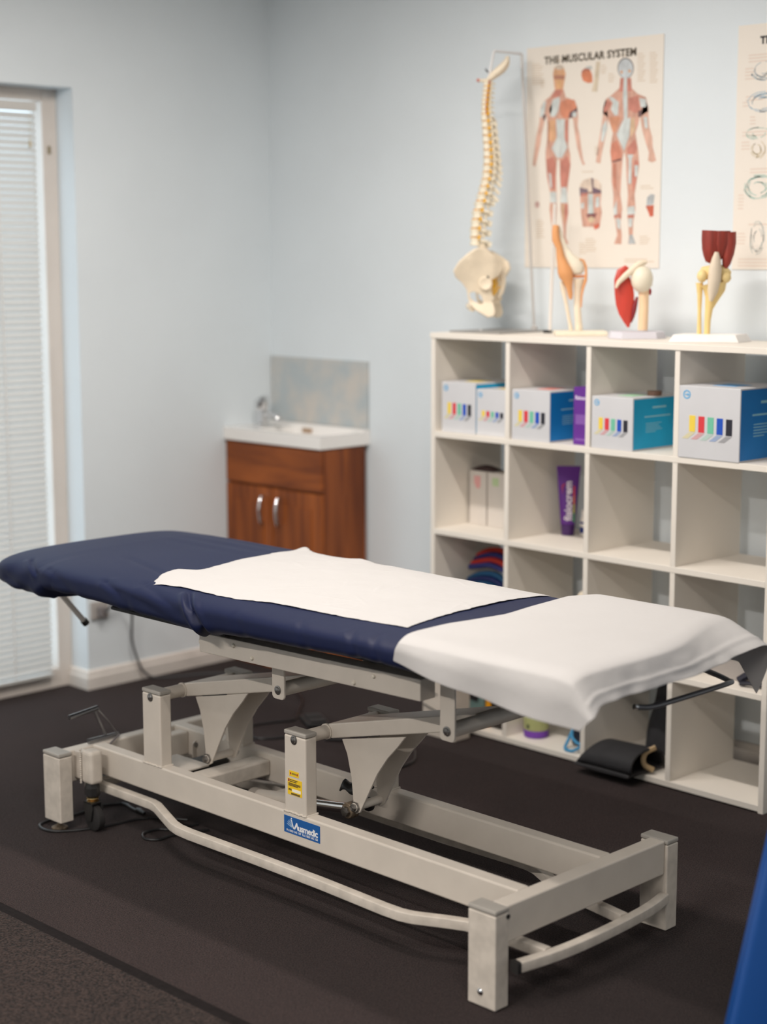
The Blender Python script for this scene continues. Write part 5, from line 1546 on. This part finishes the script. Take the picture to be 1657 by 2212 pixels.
patch('thigh_print', (206, 138, 116), [(1060, 1460), (1095, 1460), (1095, 1760), (1070, 1700)], 3)
patch('bone_print', WHT2, [(1290, 1480), (1330, 1480), (1320, 1600), (1295, 1600)], 4)
patch('calf_print', WHT2, [(1065, 1960), (1100, 1850), (1105, 2010), (1075, 2020)], 3)
patch('calf_print', WHT2, [(1215, 1930), (1290, 1920), (1295, 2010), (1215, 2015)], 3)
patch('calf_print', RED, [(1070, 2020), (1150, 2010), (1150, 2060), (1110, 2030), (1075, 2060)], 3)
patch('calf_print', RED, [(1215, 2020), (1290, 2015), (1280, 2050), (1215, 2050)], 3)
patch('tendon_print', WHT2, [(1090, 2060), (1140, 2060), (1140, 2180), (1110, 2160)], 3)
patch('tendon_print', WHT2, [(1222, 2055), (1270, 2055), (1260, 2150), (1228, 2150)], 3)
patch('foot_print', GRY, [(1235, 2240), (1265, 2230), (1300, 2330), (1225, 2335)], 3)
# -- small studies
patch('study_print', (226, 140, 104), [(720, 470), (755, 445), (810, 455), (835, 510), (840, 590), (790, 600), (735, 575), (715, 520)], 2)
patch('study_print', (190, 120, 100), [(720, 470), (755, 440), (810, 450), (810, 470), (755, 468), (725, 492)], 3)
patch('study_print', (206, 210, 206), [(760, 425), (830, 415), (835, 455), (780, 450)], 2)
patch('study_print', (222, 206, 182), [(880, 370), (925, 370), (890, 690), (830, 690), (860, 560)], 2)
patch('study_print', (232, 212, 194), [(700, 1690), (740, 1640), (820, 1615), (900, 1640), (935, 1690), (935, 1780), (700, 1780)], 2)
patch('study_print', (140, 120, 130), [(695, 1720), (790, 1740), (785, 1800), (700, 1815)], 3)
patch('study_print', (120, 98, 112), [(825, 1620), (845, 1620), (850, 1720), (930, 1750), (935, 1780), (840, 1790)], 3)
patch('study_print', SAL, [(700, 1770), (935, 1770), (925, 1900), (940, 1990), (915, 2150), (730, 2150), (710, 2000), (705, 1880)], 2)
patch('study_print', RED, [(710, 1785), (790, 1780), (780, 1810), (715, 1815)], 4)
patch('study_print', (206, 214, 212), [(790, 1790), (845, 1790), (850, 2010), (790, 2010)], 4)
patch('study_print', WHT2, [(875, 1830), (915, 1820), (915, 1930), (870, 1940)], 4)
patch('study_print', WHT2, [(710, 1900), (745, 1880), (745, 1950), (715, 1950)], 4)
patch('study_print', (150, 96, 96), [(770, 2010), (890, 2000), (860, 2060), (790, 2060)], 4)
patch('study_print', (226, 202, 168), ell(825, 2070, 36, 32), 5)
patch('study_print', (224, 120, 96), [(850, 2130), (920, 2110), (910, 2160), (860, 2180)], 5)
patch('study_print', GRY, [(1420, 1830), (1460, 1790), (1500, 1800), (1485, 1900), (1415, 1920)], 2)
patch('study_print', (214, 110, 84), [(1405, 1920), (1490, 1910), (1485, 2030), (1450, 2040), (1430, 1980)], 2)
patch('study_print', (214, 176, 168), ell(212, 1910, 26, 36), 2)
# -- faint captions
CAP = (216, 198, 178)
for (a, b, w_, n_) in ((150, 400, 140, 9), (250, 560, 60, 4), (430, 358, 110, 1), (710, 345, 200, 1), (1145, 300, 130, 1), (1320, 285, 90, 12), (1450, 275, 90, 13), (930, 410, 70, 4), (1010, 500, 80, 4), (720, 1548, 180, 1), (1350, 1700, 150, 2), (760, 2280, 130, 6), (690, 2330, 80, 5), (860, 1280, 60, 4), (1180, 2500, 340, 2), (200, 2080, 100, 8), (1340, 2250, 120, 4)):
    for k in range(n_):
        ww = w_ * (0.7 + 0.3 * ((k * 37) % 10) / 10)
        patch('caption_print', CAP, [(a, b + 26 * k), (a + ww, b + 26 * k - 4), (a + ww, b + 26 * k + 6), (a, b + 26 * k + 10)], 1)

# right-hand chart, only its left margin shows
QX, QZ = 1.9520, 2.0700
c2 = thing('nerve_chart', 'pale wall chart with faint blue-green drawings at the right edge', 'poster', (QX + 0.254, 0, QZ - 0.66))
MB().box(QX, QX + 0.508, -0.003, -0.0004, QZ - 0.66, QZ).build('sheet', PAPERC, c2)
text_mb('THE', 0.027, facing((QX + 0.071, -0.0035, QZ - 0.0530), (1, 0, 0), (0, 0, 1)), bold=0.0015, spacing=1.1).build('title_lettering', ink((36, 30, 30)), c2)
def rp(name, rgb, pts, layer=1):
    y = -0.0030 - 0.00025 * layer
    MB().add([(QX + a, y, QZ - b) for a, b in pts], [tuple(range(len(pts)))]).build(name, ink(rgb), c2)
CAP2, BLU, GRN = (226, 208, 194), (212, 216, 216), (212, 220, 212)
for (a, b, w_, n_) in ((0.035, 0.080, 0.10, 1), (0.035, 0.088, 0.12, 2), (0.025, 0.115, 0.035, 4), (0.03, 0.190, 0.06, 2), (0.02, 0.205, 0.02, 2), (0.045, 0.245, 0.02, 3), (0.022, 0.285, 0.10, 2), (0.02, 0.312, 0.03, 3), (0.05, 0.385, 0.08, 2), (0.03, 0.440, 0.03, 1), (0.015, 0.455, 0.02, 5), (0.05, 0.535, 0.10, 1), (0.015, 0.560, 0.03, 4), (0.02, 0.630, 0.12, 3)):
    for k in range(n_):
        z_ = b + 0.009 * k
        rp('caption_print', CAP2, [(a, z_), (a + w_ * (0.75 + 0.25 * ((k * 3) % 4) / 4), z_), (a + w_ * 0.9, z_ + 0.0035), (a, z_ + 0.0035)])
def scribble(cx, cz, rx, rz, rgb, n, seed):
    """loose pen strokes of a small anatomical drawing"""
    rnd = random.Random(seed)
    mb = MB()
    for k in range(n):
        a0 = rnd.uniform(0, 2 * math.pi)
        f0 = rnd.uniform(0.35, 1.0)
        pts = []
        for j in range(6):
            a = a0 + j * rnd.uniform(0.15, 0.35)
            pts.append((cx + rx * f0 * math.cos(a), cz + rz * f0 * math.sin(a)))
        for (p, q) in zip(pts, pts[1:]):
            dx, dz = q[0] - p[0], q[1] - p[1]
            L = math.hypot(dx, dz) or 1
            nx_, nz_ = -dz / L * 0.0009, dx / L * 0.0009
            mb.add([(QX + p[0] - nx_, -0.0034, QZ - p[1] + nz_), (QX + q[0] - nx_, -0.0034, QZ - q[1] + nz_), (QX + q[0] + nx_, -0.0034, QZ - q[1] - nz_), (QX + p[0] + nx_, -0.0034, QZ - p[1] - nz_)], [(0, 1, 2, 3)])
    mb.build('drawing_print', ink(rgb), c2)
for (cx, cz, rx, rz, rgb, n, sd) in ((0.085, 0.122, 0.045, 0.030, (168, 180, 186), 16, 1), (0.085, 0.208, 0.050, 0.028, (160, 184, 200), 18, 2), (0.070, 0.292, 0.040, 0.018, (164, 194, 182), 10, 3), (0.070, 0.335, 0.030, 0.028, (206, 190, 156), 14, 4), (0.080, 0.436, 0.048, 0.034, (150, 190, 180), 20, 5), (0.080, 0.575, 0.026, 0.050, (178, 186, 182), 16, 6)):
    scribble(cx, cz, rx, rz, rgb, n, sd)
for k, (cz, rz, rgb) in enumerate(((0.130, 0.030, (168, 180, 186)), (0.225, 0.032, (164, 186, 198)), (0.335, 0.030, (176, 196, 184)), (0.440, 0.034, (158, 190, 182)), (0.560, 0.045, (180, 186, 182)))):
    scribble(0.425, cz, 0.045, rz, rgb, 15, 20 + k)
    for j in range(4):
        rp('caption_print', CAP2, [(0.375, cz + rz + 0.010 + 0.009 * j), (0.375 + 0.07 + 0.02 * (j % 2), cz + rz + 0.010 + 0.009 * j), (0.375 + 0.07, cz + rz + 0.0135 + 0.009 * j), (0.375, cz + rz + 0.0135 + 0.009 * j)])
rp('figure_print', (226, 212, 196), [(0.254 + a, b) for a, b in ((-0.020, 0.100), (0.0, 0.088), (0.020, 0.100), (0.022, 0.130), (0.012, 0.150), (0.062, 0.172), (0.078, 0.230), (0.095, 0.330), (0.080, 0.335), (0.058, 0.250), (0.046, 0.220), (0.044, 0.320), (0.050, 0.420), (0.036, 0.520), (0.030, 0.610), (0.012, 0.610), (0.010, 0.500), (0.0, 0.380), (-0.010, 0.500), (-0.012, 0.610), (-0.030, 0.610), (-0.036, 0.520), (-0.050, 0.420), (-0.044, 0.320), (-0.046, 0.220), (-0.058, 0.250), (-0.080, 0.335), (-0.095, 0.330), (-0.078, 0.230), (-0.062, 0.172), (-0.012, 0.150), (-0.022, 0.130))], 1)
# ================================================================== cables and loose things on the floor
CABLE = mat('black_cable', (0.012, 0.011, 0.012), 0.35)
def cable(name, label, pts, r=0.0036, m=CABLE):
    P = [(p[0], p[1], p[2] if len(p) > 2 else r + 0.0006) for p in pts]
    return tag(MB().loft(spline(P, 8), r, 8).build(name, m, None, smooth=True), label, 'cable')
A = [(1.0585, -1.6389), (1.0555, -1.6104), (1.0536, -1.5843), (1.0476, -1.5477), (1.0532, -1.5227), (1.0768, -1.4889), (1.12, -1.4953), (1.150, -1.499)]
t = thing('footswitch_lead', 'short black lead ending in a plug under the head end of the table', 'cable', (1.09, -1.55, 0))
MB().loft(spline([(a, b, 0.0042) for a, b in A], 8), 0.0036, 8).build('lead', CABLE, t, smooth=True)
MB().loft([(1.146, -1.498, 0.0075), (1.160, -1.4995, 0.0085), (1.186, -1.5025, 0.0065)], [0.0045, 0.0072, 0.0045], 10).build('plug', CABLE, t, smooth=True)
cable('power_cable', 'black power cable looping around the near levelling foot', [(1.052, -1.650), (1.050, -1.680), (1.0480, -1.7033), (1.0620, -1.7440), (1.1124, -1.7530), (1.1568, -1.7089), (1.1895, -1.6285), (1.2025, -1.546), (1.2338, -1.4939), (1.30, -1.45)])
cable('power_cable', 'small black cable loop showing beside the bend of the near castor bar', [(1.345, -1.45), (1.3268, -1.5261), (1.3065, -1.5462), (1.2991, -1.5832), (1.3133, -1.6044), (1.3412, -1.6151), (1.3678, -1.5934), (1.3675, -1.5507), (1.40, -1.46)])
cable('extension_lead', 'black cable curving over the carpet behind the table middle', [(0.40, -0.30), (0.5484, -0.3886), (0.646, -0.4522), (0.7195, -0.5336), (0.7863, -0.6155), (0.7638, -0.6776), (0.7454, -0.7493), (0.7738, -0.8054), (0.8464, -0.8361), (0.8892, -0.8106), (0.9235, -0.7556), (0.985, -0.7105)])
cable('extension_lead', 'black cable loop on the carpet between the table and the cube shelf', [(1.02, -0.70), (1.12, -0.63), (1.2193, -0.5854), (1.2646, -0.5734), (1.3246, -0.625), (1.3647, -0.6782), (1.3748, -0.7437), (1.3721, -0.83)])
cable('wall_cable', 'grey cable hanging down the left wall to the skirting and floor', [(0.036, -0.790, 0.262), (0.050, -0.740, 0.300), (0.046, -0.690, 0.255), (0.034, -0.6796, 0.200), (0.030, -0.6757, 0.138), (0.030, -0.650, 0.060), (0.034, -0.6250, 0.022), (0.060, -0.585, 0.0044), (0.1549, -0.4062, 0.0044), (0.30, -0.30, 0.0044)], 0.0042, mat('dark_grey_cable', (0.05, 0.05, 0.055), 0.5))
fs_ = thing('foot_switch', 'flat black foot switch on the carpet behind the table', 'foot switch', (0.855, -0.59, 0), -0.5)
MB().box(-0.060, 0.060, -0.035, 0.035, 0.0006, 0.016).build('housing', BLACKP, fs_, bevel=0.005, world=False)
MB().box(-0.048, -0.006, -0.026, 0.026, 0.016, 0.022).build('pedal_pad', RUBBER, fs_, bevel=0.003, world=False)
MB().box(0.006, 0.048, -0.026, 0.026, 0.016, 0.022).build('pedal_pad', RUBBER, fs_, bevel=0.003, world=False)

# ---- blue A-frame at the right edge of the view
BLUEM = mat('blue_enamel', (0.002, 0.062, 0.27), 0.4)
bf = thing('blue_frame', 'bright blue slanted frame leg at the right edge of the view', 'frame', (3.16, -1.60, 0))
dirv = Vector((3.135, -1.540, 0.470)) - Vector((3.118, -1.640, 0.115))
p0 = Vector((3.118, -1.640, 0.115)) - dirv * (0.105 / dirv.z)
p1 = p0 + dirv * (0.92 / dirv.z)
rr = Vector((0.707, 0.707, 0))
leg = MB().loft([p0, p0.lerp(p1, 0.5), p1], [(0.024, 0.038)] * 3, 14, up=rr, square=True)
leg.build('leg', BLUEM, bf, smooth=True)
MB().lathe((p0.x, p0.y, 0.0006), [(0.046, 0), (0.046, 0.012), (0.036, 0.024)], 24).build('rubber_foot', RUBBER, bf, smooth=True)
q0 = p1 + Vector((0.34, 0.40, -0.905))
leg2 = MB().loft([q0, q0.lerp(p1, 0.5), p1], [(0.024, 0.038)] * 3, 14, up=rr, square=True)
leg2.build('leg', BLUEM, bf, smooth=True)
MB().lathe((q0.x, q0.y, 0.0006), [(0.046, 0), (0.046, 0.012), (0.036, 0.024)], 24).build('rubber_foot', RUBBER, bf, smooth=True)
MB().box(p1.x - 0.05, p1.x + 0.05, p1.y - 0.05, p1.y + 0.05, p1.z - 0.02, p1.z + 0.025).build('top_joint', BLACKP, bf, bevel=0.008)
